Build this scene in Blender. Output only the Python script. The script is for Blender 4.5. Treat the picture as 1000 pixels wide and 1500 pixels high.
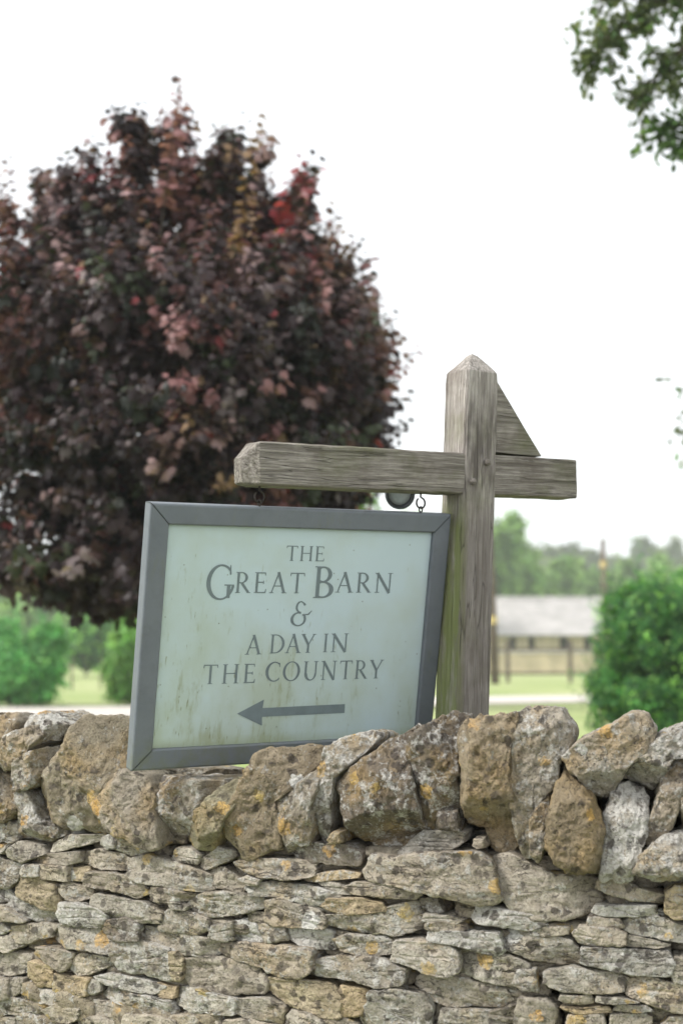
import bpy, math, random
import numpy as np
from mathutils import Matrix, Vector, Euler

for _o in list(bpy.data.objects):
    bpy.data.objects.remove(_o)
SC = bpy.context.scene
COL = SC.collection
R = math.radians

# ------------------------------------------------------------------ camera
cam_d = bpy.data.cameras.new('camera')
cam_d.sensor_fit = 'VERTICAL'
cam_d.sensor_height = 36
cam_d.sensor_width = 24
cam_d.lens = 50
cam_d.clip_start = 0.05
cam_d.clip_end = 6000
cam_d.dof.use_dof = True
cam_d.dof.focus_distance = 3.52
cam_d.dof.aperture_fstop = 2.5
cam = bpy.data.objects.new('camera', cam_d)
COL.objects.link(cam)
cam.location = (0, 0, 1.5)
cam.rotation_euler = (R(90 + 3.8445), 0, 0)
SC.camera = cam

# ------------------------------------------------------------------ sky, sun, exposure
SUN_EL, SUN_AZ = 46.0, -108.0          # degrees; azimuth clockwise from +Y (the view direction)
world = bpy.data.worlds.new('World')
SC.world = world
world.use_nodes = True
wn, wl = world.node_tree.nodes, world.node_tree.links
wn.clear()
sky = wn.new('ShaderNodeTexSky')
sky.sky_type = 'NISHITA'
sky.sun_disc = False
sky.sun_elevation = R(SUN_EL)
sky.sun_rotation = R(SUN_AZ)
sky.air_density = 1.0
sky.dust_density = 6.0
sky.ozone_density = 1.0
hs = wn.new('ShaderNodeHueSaturation')
hs.inputs['Saturation'].default_value = 0.10
mx = wn.new('ShaderNodeMix')
mx.data_type = 'RGBA'
mx.inputs['Factor'].default_value = 0.75
mx.inputs['B'].default_value = (12.4, 12.8, 13.3, 1)      # even cloud layer over the clear sky
bg = wn.new('ShaderNodeBackground')
bg.inputs['Strength'].default_value = 0.048
wo = wn.new('ShaderNodeOutputWorld')
wl.new(sky.outputs['Color'], hs.inputs['Color'])
wl.new(hs.outputs['Color'], mx.inputs['A'])
wl.new(mx.outputs['Result'], bg.inputs['Color'])
wl.new(bg.outputs['Background'], wo.inputs['Surface'])

sun_d = bpy.data.lights.new('sun', 'SUN')
sun_d.energy = 1.5
sun_d.angle = R(14)
sun_d.color = (1.0, 0.965, 0.92)
sun = bpy.data.objects.new('sun', sun_d)
COL.objects.link(sun)
sd = Vector((math.sin(R(SUN_AZ)) * math.cos(R(SUN_EL)), math.cos(R(SUN_AZ)) * math.cos(R(SUN_EL)), math.sin(R(SUN_EL))))
sun.rotation_euler = sd.to_track_quat('Z', 'Y').to_euler()

SC.view_settings.view_transform = 'Standard'
SC.view_settings.look = 'None'
SC.view_settings.gamma = 1
SC.view_settings.use_curve_mapping = False
SC.view_settings.exposure = 1.48
SC.render.engine = 'CYCLES'
SC.cycles.use_denoising = True
SC.cycles.max_bounces = 6
SC.cycles.diffuse_bounces = 3
SC.cycles.glossy_bounces = 2
SC.cycles.transmission_bounces = 4
SC.cycles.use_adaptive_sampling = True
SC.cycles.adaptive_threshold = 0.02
SC.cycles.transparent_max_bounces = 8
SC.cycles.volume_bounces = 1
SC.cycles.caustics_reflective = False
SC.cycles.caustics_refractive = False

# ------------------------------------------------------------------ helpers
rng = np.random.default_rng(7)
random.seed(7)


def tag(o, label=None, cat=None, group=None, kind=None):
    if label: o['label'] = label
    if cat: o['category'] = cat
    if group: o['group'] = group
    if kind: o['kind'] = kind
    return o


def empty(name, loc, label=None, cat=None, group=None):
    o = bpy.data.objects.new(name, None)
    COL.objects.link(o)
    o.location = loc
    return tag(o, label, cat, group)


def make_obj(name, me, mat, parent=None, mw=None, smooth=False):
    if mat and not me.materials:
        me.materials.append(mat)
    o = bpy.data.objects.new(name, me)
    COL.objects.link(o)
    if smooth:
        me.polygons.foreach_set('use_smooth', np.ones(len(me.polygons), dtype=bool))
    if parent is not None:
        o.parent = parent
    if mw is not None:
        if parent is not None:
            o.matrix_basis = Matrix.Translation(-Vector(parent.location)) @ mw
        else:
            o.matrix_basis = mw
    return o


def mesh(V, F):
    me = bpy.data.meshes.new('m')
    me.from_pydata([tuple(map(float, v)) for v in V], [], [tuple(int(i) for i in f) for f in F])
    me.update()
    return me


def fast_mesh(V, F):
    """V (n,3), F (m,k) uniform polygons"""
    V = np.ascontiguousarray(V, dtype=np.float32); F = np.ascontiguousarray(F, dtype=np.int32)
    me = bpy.data.meshes.new('m')
    m, k = F.shape
    me.vertices.add(len(V)); me.vertices.foreach_set('co', V.ravel())
    me.loops.add(m * k); me.loops.foreach_set('vertex_index', F.ravel())
    me.polygons.add(m)
    me.polygons.foreach_set('loop_start', np.arange(0, m * k, k, dtype=np.int32))
    me.update(calc_edges=True)
    return me


def join_parts(parts):
    Vs, Fs, n = [], [], 0
    for V, F in parts:
        Vs += [tuple(v) for v in V]
        Fs += [tuple(i + n for i in f) for f in F]
        n += len(V)
    return mesh(Vs, Fs)


def box(x0, x1, y0, y1, z0, z1):
    V = [(x0, y0, z0), (x1, y0, z0), (x1, y1, z0), (x0, y1, z0), (x0, y0, z1), (x1, y0, z1), (x1, y1, z1), (x0, y1, z1)]
    return V, [(0, 3, 2, 1), (4, 5, 6, 7), (0, 1, 5, 4), (1, 2, 6, 5), (2, 3, 7, 6), (3, 0, 4, 7)]


def tube(pts, rad, n=8, cap=True):
    pts = [Vector(p) for p in pts]
    V, F = [], []
    ref = Vector((0, 0, 1))
    for i, p in enumerate(pts):
        t = (pts[min(i + 1, len(pts) - 1)] - pts[max(i - 1, 0)]).normalized()
        if abs(t.dot(ref)) > 0.97: ref = Vector((1, 0, 0))
        a = t.cross(ref).normalized(); b = t.cross(a)
        r = rad[i] if hasattr(rad, '__len__') else rad
        for k in range(n):
            w = 2 * math.pi * k / n
            V.append(p + a * (r * math.cos(w)) + b * (r * math.sin(w)))
    for i in range(len(pts) - 1):
        for k in range(n):
            F.append((i * n + k, i * n + (k + 1) % n, (i + 1) * n + (k + 1) % n, (i + 1) * n + k))
    if cap:
        F.append(tuple(range(n))[::-1]); F.append(tuple((len(pts) - 1) * n + k for k in range(n)))
    return V, F


# ---- vectorised gradient noise
def _h(i, j, k, s):
    n = (i * 73856093) ^ (j * 19349663) ^ (k * 83492791) ^ (s * 2654435761)
    n = n & 0xffffffff
    n = ((n >> 13) ^ n) & 0xffffffff
    n = (n * ((n * n * 15731 + 789221) & 0xffffffff) + 1376312589) & 0xffffffff
    return n


def pnoise(P, s=0):
    P = np.asarray(P, dtype=np.float64)
    I = np.floor(P).astype(np.int64); f = P - I
    u = f * f * f * (f * (f * 6 - 15) + 10)
    out = 0
    for a in (0, 1):
        for b in (0, 1):
            for c in (0, 1):
                n = _h(I[:, 0] + a, I[:, 1] + b, I[:, 2] + c, s)
                g = np.stack([(n & 255), ((n >> 8) & 255), ((n >> 16) & 255)], 1) / 127.5 - 1
                d = ((f - (a, b, c)) * g).sum(1)
                w = (u[:, 0] if a else 1 - u[:, 0]) * (u[:, 1] if b else 1 - u[:, 1]) * (u[:, 2] if c else 1 - u[:, 2])
                out = out + d * w
    return out


def fbm(P, s=0, o=3):
    t, a = 0, 1.0
    for i in range(o):
        t = t + a * pnoise(P * 2 ** i, s + i); a *= .5
    return t


# ---- node materials
class NT:
    def __init__(s, name):
        s.m = bpy.data.materials.new(name)
        s.m.use_nodes = True
        s.n, s.l = s.m.node_tree.nodes, s.m.node_tree.links
        s.n.clear()
        s.out = s.n.new('ShaderNodeOutputMaterial')
        s.p = s.n.new('ShaderNodeBsdfPrincipled')
        s.l.new(s.p.outputs[0], s.out.inputs['Surface'])

    def new(s, t, **kw):
        n = s.n.new(t)
        for k, v in kw.items():
            setattr(n, k, v)
        return n

    def put(s, sock, v):
        if hasattr(v, 'links') or isinstance(v, bpy.types.NodeSocket):
            s.l.new(v, sock)
        else:
            if isinstance(v, (tuple, list)) and len(v) == 3 and sock.type == 'RGBA': v = (*v, 1)
            sock.default_value = v

    def noise(s, vec, scale, detail=4, rough=.55, dist=0):
        n = s.new('ShaderNodeTexNoise')
        s.put(n.inputs['Vector'], vec)
        n.inputs['Scale'].default_value = scale; n.inputs['Detail'].default_value = detail
        n.inputs['Roughness'].default_value = rough; n.inputs['Distortion'].default_value = dist
        return n.outputs[0]

    def voro(s, vec, scale, rand=1):
        n = s.new('ShaderNodeTexVoronoi')
        s.put(n.inputs['Vector'], vec); n.inputs['Scale'].default_value = scale
        n.inputs['Randomness'].default_value = rand
        return n

    def rng(s, v, a, b, c=0., d=1., smooth=False):
        n = s.new('ShaderNodeMapRange')
        if smooth: n.interpolation_type = 'SMOOTHSTEP'
        s.put(n.inputs[0], v)
        for i, q in enumerate((a, b, c, d)): s.put(n.inputs[i + 1], q)
        return n.outputs[0]

    def math(s, op, a, b=0.):
        n = s.new('ShaderNodeMath', operation=op)
        s.put(n.inputs[0], a); s.put(n.inputs[1], b)
        return n.outputs[0]

    def vmath(s, op, a, b):
        n = s.new('ShaderNodeVectorMath', operation=op)
        s.put(n.inputs[0], a); s.put(n.inputs[1], b)
        return n.outputs[0]

    def mix(s, f, a, b, mode='MIX'):
        n = s.new('ShaderNodeMix', data_type='RGBA', blend_type=mode)
        s.put(n.inputs['Factor'], f); s.put(n.inputs['A'], a); s.put(n.inputs['B'], b)
        return n.outputs['Result']

    def coords(s, which='Object'):
        return s.new('ShaderNodeTexCoord').outputs[which]

    def mapping(s, vec, scale):
        n = s.new('ShaderNodeMapping')
        s.put(n.inputs['Vector'], vec); n.inputs['Scale'].default_value = scale
        return n.outputs[0]

    def bump(s, h, strength=.5, dist=.01):
        n = s.new('ShaderNodeBump')
        s.put(n.inputs['Height'], h); n.inputs['Strength'].default_value = strength; n.inputs['Distance'].default_value = dist
        s.l.new(n.outputs[0], s.p.inputs['Normal'])

    def set(s, color=None, rough=None, spec=None, metal=None):
        if color is not None: s.put(s.p.inputs['Base Color'], color)
        if rough is not None: s.put(s.p.inputs['Roughness'], rough)
        if spec is not None: s.p.inputs['Specular IOR Level'].default_value = spec
        if metal is not None: s.p.inputs['Metallic'].default_value = metal
        return s.m


def mat_stone(bed=(3.2, 3.2, 62.), bed_amt=1.0, ochre=.42, och_lo=.54, pick_lo=.78):
    t = NT('weathered_limestone')
    oi = t.new('ShaderNodeObjectInfo')
    v0 = t.coords()
    off = t.math('MULTIPLY', oi.outputs['Random'], 41.0)
    v = t.vmath('ADD', v0, off)
    base = oi.outputs['Color']
    n_big = t.noise(v, 11, 5, .6)
    n_mid = t.noise(v, 45, 6, .65)
    n_fine = t.noise(v, 220, 4, .6)
    c = t.mix(t.rng(n_big, .3, .7), t.mix(1, base, (.70, .67, .62), 'MULTIPLY'), t.mix(1, base, (1.22, 1.2, 1.16), 'MULTIPLY'))
    c = t.mix(t.rng(n_mid, .42, .66, 0, .62), c, t.mix(1, base, (.50, .455, .395), 'MULTIPLY'))
    # ochre weathering
    c = t.mix(t.rng(t.noise(v, 8.5, 4, .5), och_lo, och_lo + .18, 0, ochre), c, (.40, .27, .11))
    # grey white crust lichen; amount in the object's alpha
    alpha = oi.outputs['Alpha']
    th = t.rng(alpha, 0, 1, .68, .36)
    crust = t.math('ADD', t.math('MULTIPLY', t.noise(v, 26, 8, .7, .3), .62), t.math('MULTIPLY', t.noise(t.vmath('ADD', v, (7.3, 2.1, 4.4)), 105, 5, .65, .2), .38))
    f = t.new('ShaderNodeMapRange')
    t.put(f.inputs[0], crust); t.put(f.inputs[1], th); t.put(f.inputs[2], t.math('ADD', th, .07)); f.inputs[3].default_value = 0; f.inputs[4].default_value = .85
    c = t.mix(f.outputs[0], c, t.mix(n_mid, (.36, .345, .31), (.66, .65, .61)))
    # dark lichen spots
    wob = t.vmath('ADD', v, t.vmath('MULTIPLY', t.new('ShaderNodeTexNoise').outputs[1], (0, 0, 0)))
    nv = t.new('ShaderNodeTexNoise'); t.put(nv.inputs['Vector'], v); nv.inputs['Scale'].default_value = 70; nv.inputs['Detail'].default_value = 4
    wv = t.vmath('ADD', v, t.vmath('MULTIPLY', t.vmath('SUBTRACT', nv.outputs[1], (.5, .5, .5)), (.028, .028, .028)))
    vd = t.voro(wv, 30)
    sel = t.rng(t.noise(v, 14, 3), .46, .54)
    sp = t.math('MULTIPLY', t.rng(vd.outputs['Distance'], .30, .40, 1, 0), sel)
    c = t.mix(t.math('MULTIPLY', sp, .82), c, (.055, .046, .040))
    # fine dark pitting
    vp = t.voro(wv, 130)
    c = t.mix(t.rng(vp.outputs['Distance'], .12, .26, .55, 0), c, (.07, .06, .05))
    # yellow and orange lichen discs
    vy = t.voro(wv, 15)
    sepc = t.new('ShaderNodeSeparateColor'); t.put(sepc.inputs[0], vy.outputs['Color'])
    pick = t.rng(sepc.outputs[0], pick_lo, pick_lo + .02)
    rad = t.rng(sepc.outputs[1], 0, 1, .16, .40)
    dy = t.math('SUBTRACT', rad, vy.outputs['Distance'])
    ym = t.math('MULTIPLY', t.rng(dy, 0, .05), pick)
    ym = t.math('MULTIPLY', ym, t.rng(n_mid, .36, .52, .15, 1))
    c = t.mix(t.math('MULTIPLY', ym, t.rng(n_fine, .3, .6, .45, .85)), c, t.mix(sepc.outputs[2], (.50, .38, .13), (.58, .34, .10)))
    # bright white lichen discs
    vw = t.voro(t.vmath('ADD', wv, (3.1, 1.7, 5.2)), 13)
    sw = t.new('ShaderNodeSeparateColor'); t.put(sw.inputs[0], vw.outputs['Color'])
    wm = t.math('MULTIPLY', t.rng(t.math('SUBTRACT', t.rng(sw.outputs[1], 0, 1, .12, .34), vw.outputs['Distance']), 0, .04), t.rng(sw.outputs[0], .86, .88))
    c = t.mix(t.math('MULTIPLY', wm, .8), c, (.68, .67, .63))
    c = t.mix(t.rng(n_fine, .32, .62, .42, 0), c, (.075, .063, .05))
    # bedding seams and broken plates
    bv = t.mapping(wv, bed)
    bn = t.noise(bv, 1.0, 4, .55, .4)
    seam = t.rng(t.math('ABSOLUTE', t.math('SUBTRACT', bn, .5)), 0, .022, 1, 0)
    seam = t.math('MULTIPLY', seam, t.math('MULTIPLY', t.rng(t.noise(v, 17, 3), .49, .58), bed_amt))
    plate = t.voro(t.mapping(wv, tuple(max(14., q * .55) for q in bed)), 1.0)
    pc = t.new('ShaderNodeSeparateColor'); t.put(pc.inputs[0], plate.outputs['Color'])
    c = t.mix(t.math('MULTIPLY', seam, .75), c, (.05, .044, .037))
    c = t.mix(t.rng(pc.outputs[1], 0, 1, 0, .22), c, t.mix(1, base, (.66, .64, .62), 'MULTIPLY'))
    h = t.math('ADD', t.math('MULTIPLY', n_mid, 1.0), t.math('MULTIPLY', n_fine, .55))
    h = t.math('ADD', h, t.math('MULTIPLY', pc.outputs[0], .75))
    h = t.math('SUBTRACT', h, t.math('MULTIPLY', seam, 1.1))
    h = t.math('SUBTRACT', h, t.rng(vp.outputs['Distance'], .08, .3, .5, 0))
    h = t.math('ADD', h, t.math('MULTIPLY', f.outputs[0], .25))
    t.bump(h, .95, .0065)
    return t.set(c, .92, .15)


def mat_wood(tint=(1, 1, 1), axis='z', green=.5, post=False):
    t = NT('weathered_oak')
    v = t.coords()
    raw = t.new('ShaderNodeSeparateXYZ'); t.put(raw.inputs[0], v); v_raw = v
    oi = t.new('ShaderNodeObjectInfo')
    v = t.vmath('ADD', v, t.math('MULTIPLY', oi.outputs['Random'], 9.0))
    sc = {'z': (105, 105, 4.2), 'x': (4.2, 105, 105)}[axis]
    wobv = t.new('ShaderNodeTexNoise'); t.put(wobv.inputs['Vector'], v); wobv.inputs['Scale'].default_value = 7; wobv.inputs['Detail'].default_value = 2
    v = t.vmath('ADD', v, t.vmath('MULTIPLY', t.vmath('SUBTRACT', wobv.outputs[1], (.5, .5, .5)), (.0045, .0045, .0045)))
    g = t.noise(t.mapping(v, sc), 1.0, 6, .62)
    g2 = t.noise(t.mapping(v, tuple(q * 3.3 for q in sc)), 1.0, 4, .6)
    blot = t.noise(v, 9, 5, .6)
    c = t.mix(t.rng(g, .34, .66), (.20, .183, .167), (.53, .50, .47))
    c = t.mix(t.rng(g2, .34, .60, .6, 0), c, (.10, .086, .074))
    c = t.mix(t.rng(blot, .50, .68, 0, .55), c, (.145, .12, .105))
    c = t.mix(t.rng(t.noise(v, 5.5, 5, .6), .50 if green > .6 else .55, .72, 0, green), c, (.165, .185, .085))
    # pale flakes along the grain
    fl = t.noise(t.mapping(v, tuple(q * 1.6 for q in sc)), .9, 2, .5)
    c = t.mix(t.rng(fl, .70, .75, 0, .65), c, (.50, .47, .43))
    c = t.mix(1, c, tint, 'MULTIPLY')
    if post:
        # moss on the flank that faces the sign, and dark run-off stains below the cap on the pegged face
        ms = t.math('MULTIPLY', t.rng(raw.outputs[0], .022, .004), t.rng(raw.outputs[2], -.05, -.16))
        ms = t.math('MULTIPLY', ms, t.rng(t.noise(t.mapping(v_raw, (30, 30, 6)), 1, 5, .65), .30, .52))
        c = t.mix(t.math('MULTIPLY', ms, .85), c, (.215, .25, .085))
        dk = t.math('MULTIPLY', t.rng(raw.outputs[1], .012, .003), t.math('MULTIPLY', t.rng(raw.outputs[2], -.12, -.03), t.rng(raw.outputs[2], .23, .15)))
        dk = t.math('MULTIPLY', dk, t.rng(t.noise(t.mapping(v_raw, (42, 42, 7)), 1, 5, .6), .40, .58))
        c = t.mix(t.math('MULTIPLY', dk, .75), c, (.095, .082, .074))
        side_shade = t.math('MULTIPLY', t.rng(raw.outputs[1], .012, .003), t.rng(raw.outputs[2], -.05, -.14))  # pegged face darkened lower down, shade of the unlit side put into the colour
        c = t.mix(t.math('MULTIPLY', side_shade, .55), c, (.115, .10, .088))
    # open cracks
    cr = t.rng(t.math('ABSOLUTE', t.math('SUBTRACT', t.noise(t.mapping(v, tuple(q * .26 for q in sc)), 1.0, 3, .5), .5)), 0, .007, 1, 0)
    c = t.mix(t.math('MULTIPLY', cr, .55), c, (.05, .043, .038))
    h = t.math('SUBTRACT', t.math('ADD', g, t.math('MULTIPLY', g2, .6)), t.math('MULTIPLY', cr, .8))
    t.bump(h, .85, .004)
    return t.set(c, .9, .15)


def mat_plain(name, col, rough=.6, var=.12, scale=12, spec=.3, metal=0, bump=0):
    t = NT(name)
    v = t.coords()
    n = t.noise(v, scale, 5, .6)
    lo = tuple(q * (1 - var) for q in col); hi = tuple(min(1, q * (1 + var)) for q in col)
    c = t.mix(t.rng(n, .3, .7), lo, hi)
    if bump: t.bump(n, bump, .01)
    return t.set(c, rough, spec, metal)


def mat_leaf(name, rough=.5, trans=.45, spec=.35):
    t = NT(name)
    a = t.new('ShaderNodeVertexColor', layer_name='Col')
    c = a.outputs[0]
    t.set(c, rough, spec)
    tr = t.new('ShaderNodeBsdfTranslucent'); t.put(tr.inputs[0], t.mix(1, c, (1.5, 1.45, .9), 'MULTIPLY'))
    m = t.new('ShaderNodeMixShader'); m.inputs[0].default_value = trans
    t.l.new(t.p.outputs[0], m.inputs[1]); t.l.new(tr.outputs[0], m.inputs[2])
    t.l.new(m.outputs[0], t.out.inputs['Surface'])
    return t.m


def mat_bark():
    t = NT('bark')
    v = t.coords()
    n = t.noise(t.mapping(v, (14, 14, 3)), 1, 6, .65)
    t.bump(n, .8, .02)
    return t.set(t.mix(t.rng(n, .3, .7), (.05, .04, .033), (.16, .135, .11)), .95, .1)


M_STONE = mat_stone()
M_COPE = mat_stone((26., 26., 7.), .55, .52, .48, .70)
M_POST = mat_wood((1.0, .985, .965), 'z', .35, True)
M_BEAM = mat_wood((.70, .685, .645), 'x', .66)
M_BARK = mat_bark()
M_LEAF = mat_leaf('green_leaves')
M_MAPLE = mat_leaf('purple_maple_leaves', .45, .30, .28)

# ------------------------------------------------------------------ ground
_TY = np.array([-40, 0, 10, 28, 36, 60, 100, 160, 250, 420.])
_TZ = np.array([0, 0, -.15, -.62, -.80, -1.58, -2.95, -3.2, -1.2, 8.])


def tz(x, y):
    return float(np.interp(y, _TY, _TZ))


gx = np.concatenate([np.linspace(-300, -60, 12), np.linspace(-55, 55, 45), np.linspace(60, 300, 12)])
gy = np.concatenate([np.linspace(-40, 60, 51), np.linspace(64, 250, 40), np.linspace(270, 420, 12)])
GX, GY = np.meshgrid(gx, gy)
GZ = np.interp(GY, _TY, _TZ)
V = np.stack([GX.ravel(), GY.ravel(), GZ.ravel()], 1)
nx = len(gx)
F = [(j * nx + i, j * nx + i + 1, (j + 1) * nx + i + 1, (j + 1) * nx + i) for j in range(len(gy) - 1) for i in range(nx - 1)]
t = NT('meadow_grass')
v = t.coords()
n1 = t.noise(v, .35, 6, .6); n2 = t.noise(v, 6, 6, .7)
c = t.mix(t.rng(n1, .35, .65), (.28, .345, .13), (.42, .44, .225))
c = t.mix(t.rng(n2, .35, .7, .45, 0), c, (.13, .18, .06))
t.bump(n2, .5, .05)
M_GRASS = t.set(c, .95, .1)
ground = make_obj('ground', fast_mesh(V, np.array(F)), M_GRASS)
tag(ground, 'pale green mown meadow beyond the wall', kind='structure')

# farm track: a pale strip curving from left to right behind the wall
tr_pts = []
for X in np.linspace(-40, 40, 60):
    yc = 28.9 + 7.7 / (1 + math.exp(-(X - .5) / 1.9))
    tr_pts.append((X, yc))
V, F = [], []
for i, (X, yc) in enumerate(tr_pts):
    for k in range(7):
        y = yc - 2.3 + 4.6 * k / 6
        V.append((X, y, tz(X, y) + .03))
    if i:
        for k in range(6):
            a = (i - 1) * 7 + k
            F.append((a, a + 7, a + 8, a + 1))
track = make_obj('track', mesh(V, F), mat_plain('pale_gravel', (.50, .46, .42), .95, .15, 2.5, .1))
tag(track, 'pale gravel farm track crossing the meadow', kind='structure')

V, F = [], []
for i, X in enumerate(np.linspace(-14, 14, 41)):
    for k in range(9):
        y = -9 + (11.0 - .25 * X) * k / 8
        V.append((X, y, .006))
    if i:
        for k in range(8):
            a = (i - 1) * 9 + k
            F.append((a, a + 9, a + 10, a + 1))
bounce_ground = make_obj('bounce_ground', mesh(V, F), mat_plain('grey_bounce_ground', (.17, .165, .16), .9, .2, 3, .2))  # out-of-view sheet added to replace green grass bounce with neutral grey
tag(bounce_ground, 'unseen grey ground sheet added in front of the wall for neutral bounce light', kind='structure')

# outlines of the stones in the wall: tone, set-back in mm, then x,z pairs in mm along the wall
COPING_STONES = (
  ('n',20,(-1074,1127,-1040,1176,-995,1198,-965,1180,-970,1087,-1012,934,-1075,928)),
  ('n',10,(-1002,1142,-947,1201,-892,1211,-865,1196,-886,1130,-922,1054,-1000,1030)),
  ('n',0,(-912,1060,-896,1149,-866,1169,-803,1190,-782,1164,-823,1099,-869,1068)),
  ('w',30,(-836,1177,-832,1209,-811,1222,-768,1204,-723,1187,-757,1150,-788,1138,-820,1154)),
  ('n',0,(-875,1050,-865,1087,-802,1122,-760,1135,-776,1075,-805,1028,-868,1008)),
  ('y',0,(-810,991,-801,1046,-750,1095,-700,1178,-664,1220,-591,1211,-551,1206,-531,1134,-561,1063,-582,949,-617,923,-696,926,-768,941,-803,956)),
  ('n',0,(-972,922,-963,1043,-908,1060,-875,1022,-863,951,-895,926)),
  ('n',10,(-876,930,-870,1003,-824,1014,-780,939,-718,918,-718,900,-800,879,-864,880)),
  ('n',-20,(-652,1042,-649,1077,-596,1094,-510,1082,-478,1054,-459,970,-444,904,-477,894,-518,914,-585,934,-634,999)),
  ('n',20,(-472,980,-466,1067,-377,1077,-288,1077,-270,1062,-341,973,-380,923,-427,902,-450,939)),
  ('n',170,(-539,1044,-471,1074,-338,1088,-292,1080,-273,1060,-356,1038,-509,1028)),
  ('g',-20,(-426,922,-381,956,-302,1056,-259,1087,-231,1077,-241,1035,-275,975,-315,906,-336,893,-386,909)),
  ('y',0,(-294,943,-260,1015,-221,1100,-192,1151,-166,1157,-99,1168,-36,1158,-33,1142,-99,1074,-145,1035,-140,990,-135,925,-191,901,-230,892,-259,924)),
  ('n',0,(-149,1035,-115,1065,-49,1121,-41,1077,-62,1027,-57,979,-74,937,-132,912,-142,965)),
  ('n',20,(-64,1008,-49,1090,-30,1164,0,1186,41,1201,97,1206,89,1177,33,1142,-8,1092,-16,1011,-20,954,-49,941)),
  ('t',0,(-26,952,-13,974,8,975,8,948,-16,943)),
  ('d',-20,(-16,1080,8,1105,64,1156,120,1197,156,1221,190,1215,182,1191,159,1170,159,1120,177,1042,186,980,166,948,127,925,72,927,32,948,5,986,-3,1033)),
  ('d',15,(157,1132,161,1180,192,1220,247,1253,283,1246,276,1199,273,1120,275,995,222,985,191,983,176,1037)),
  ('d',20,(218,987,226,1031,270,1033,277,988)),
  ('y',-10,(268,1193,284,1241,345,1250,405,1264,396,1205,386,1158,389,1096,393,1020,395,959,365,930,331,948,313,993,282,996,270,1061,275,1139)),
  ('n',10,(395,1234,400,1262,468,1273,501,1270,525,1229,524,1191,497,1159,489,1113,466,1074,439,1019,432,934,413,933,394,1017,387,1094)),
  ('n',0,(429,1020,442,1051,472,1080,467,1021,464,975,449,926,431,943)),
  ('o',-25,(456,971,461,1025,479,1101,499,1140,521,1118,557,1081,581,1014,578,954,560,911,519,914,478,932)),
  ('w',-10,(490,1161,539,1208,598,1237,628,1256,650,1268,686,1256,698,1226,693,1196,656,1165,611,1104,589,1070,567,1080,531,1116)),
  ('w',0,(578,897,583,1026,598,1087,635,1111,672,1096,683,1074,678,999,658,938,647,892)),
  ('w',0,(631,1126,658,1164,710,1218,761,1239,805,1242,811,1175,738,1166,693,1089,664,1096)),
  ('n',0,(670,998,693,1059,716,1150,753,1174,775,1159,759,1106,736,1030,706,973,677,969)),
  ('n',0,(749,1083,759,1121,803,1137,801,987,757,994)),
  ('w',-30,(642,916,657,958,700,997,751,1013,808,1000,807,911,749,909,692,903)),
  ('n',0,(797,1182,812,1250,863,1258,891,1199,881,1034,843,914,807,913)),
)
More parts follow.
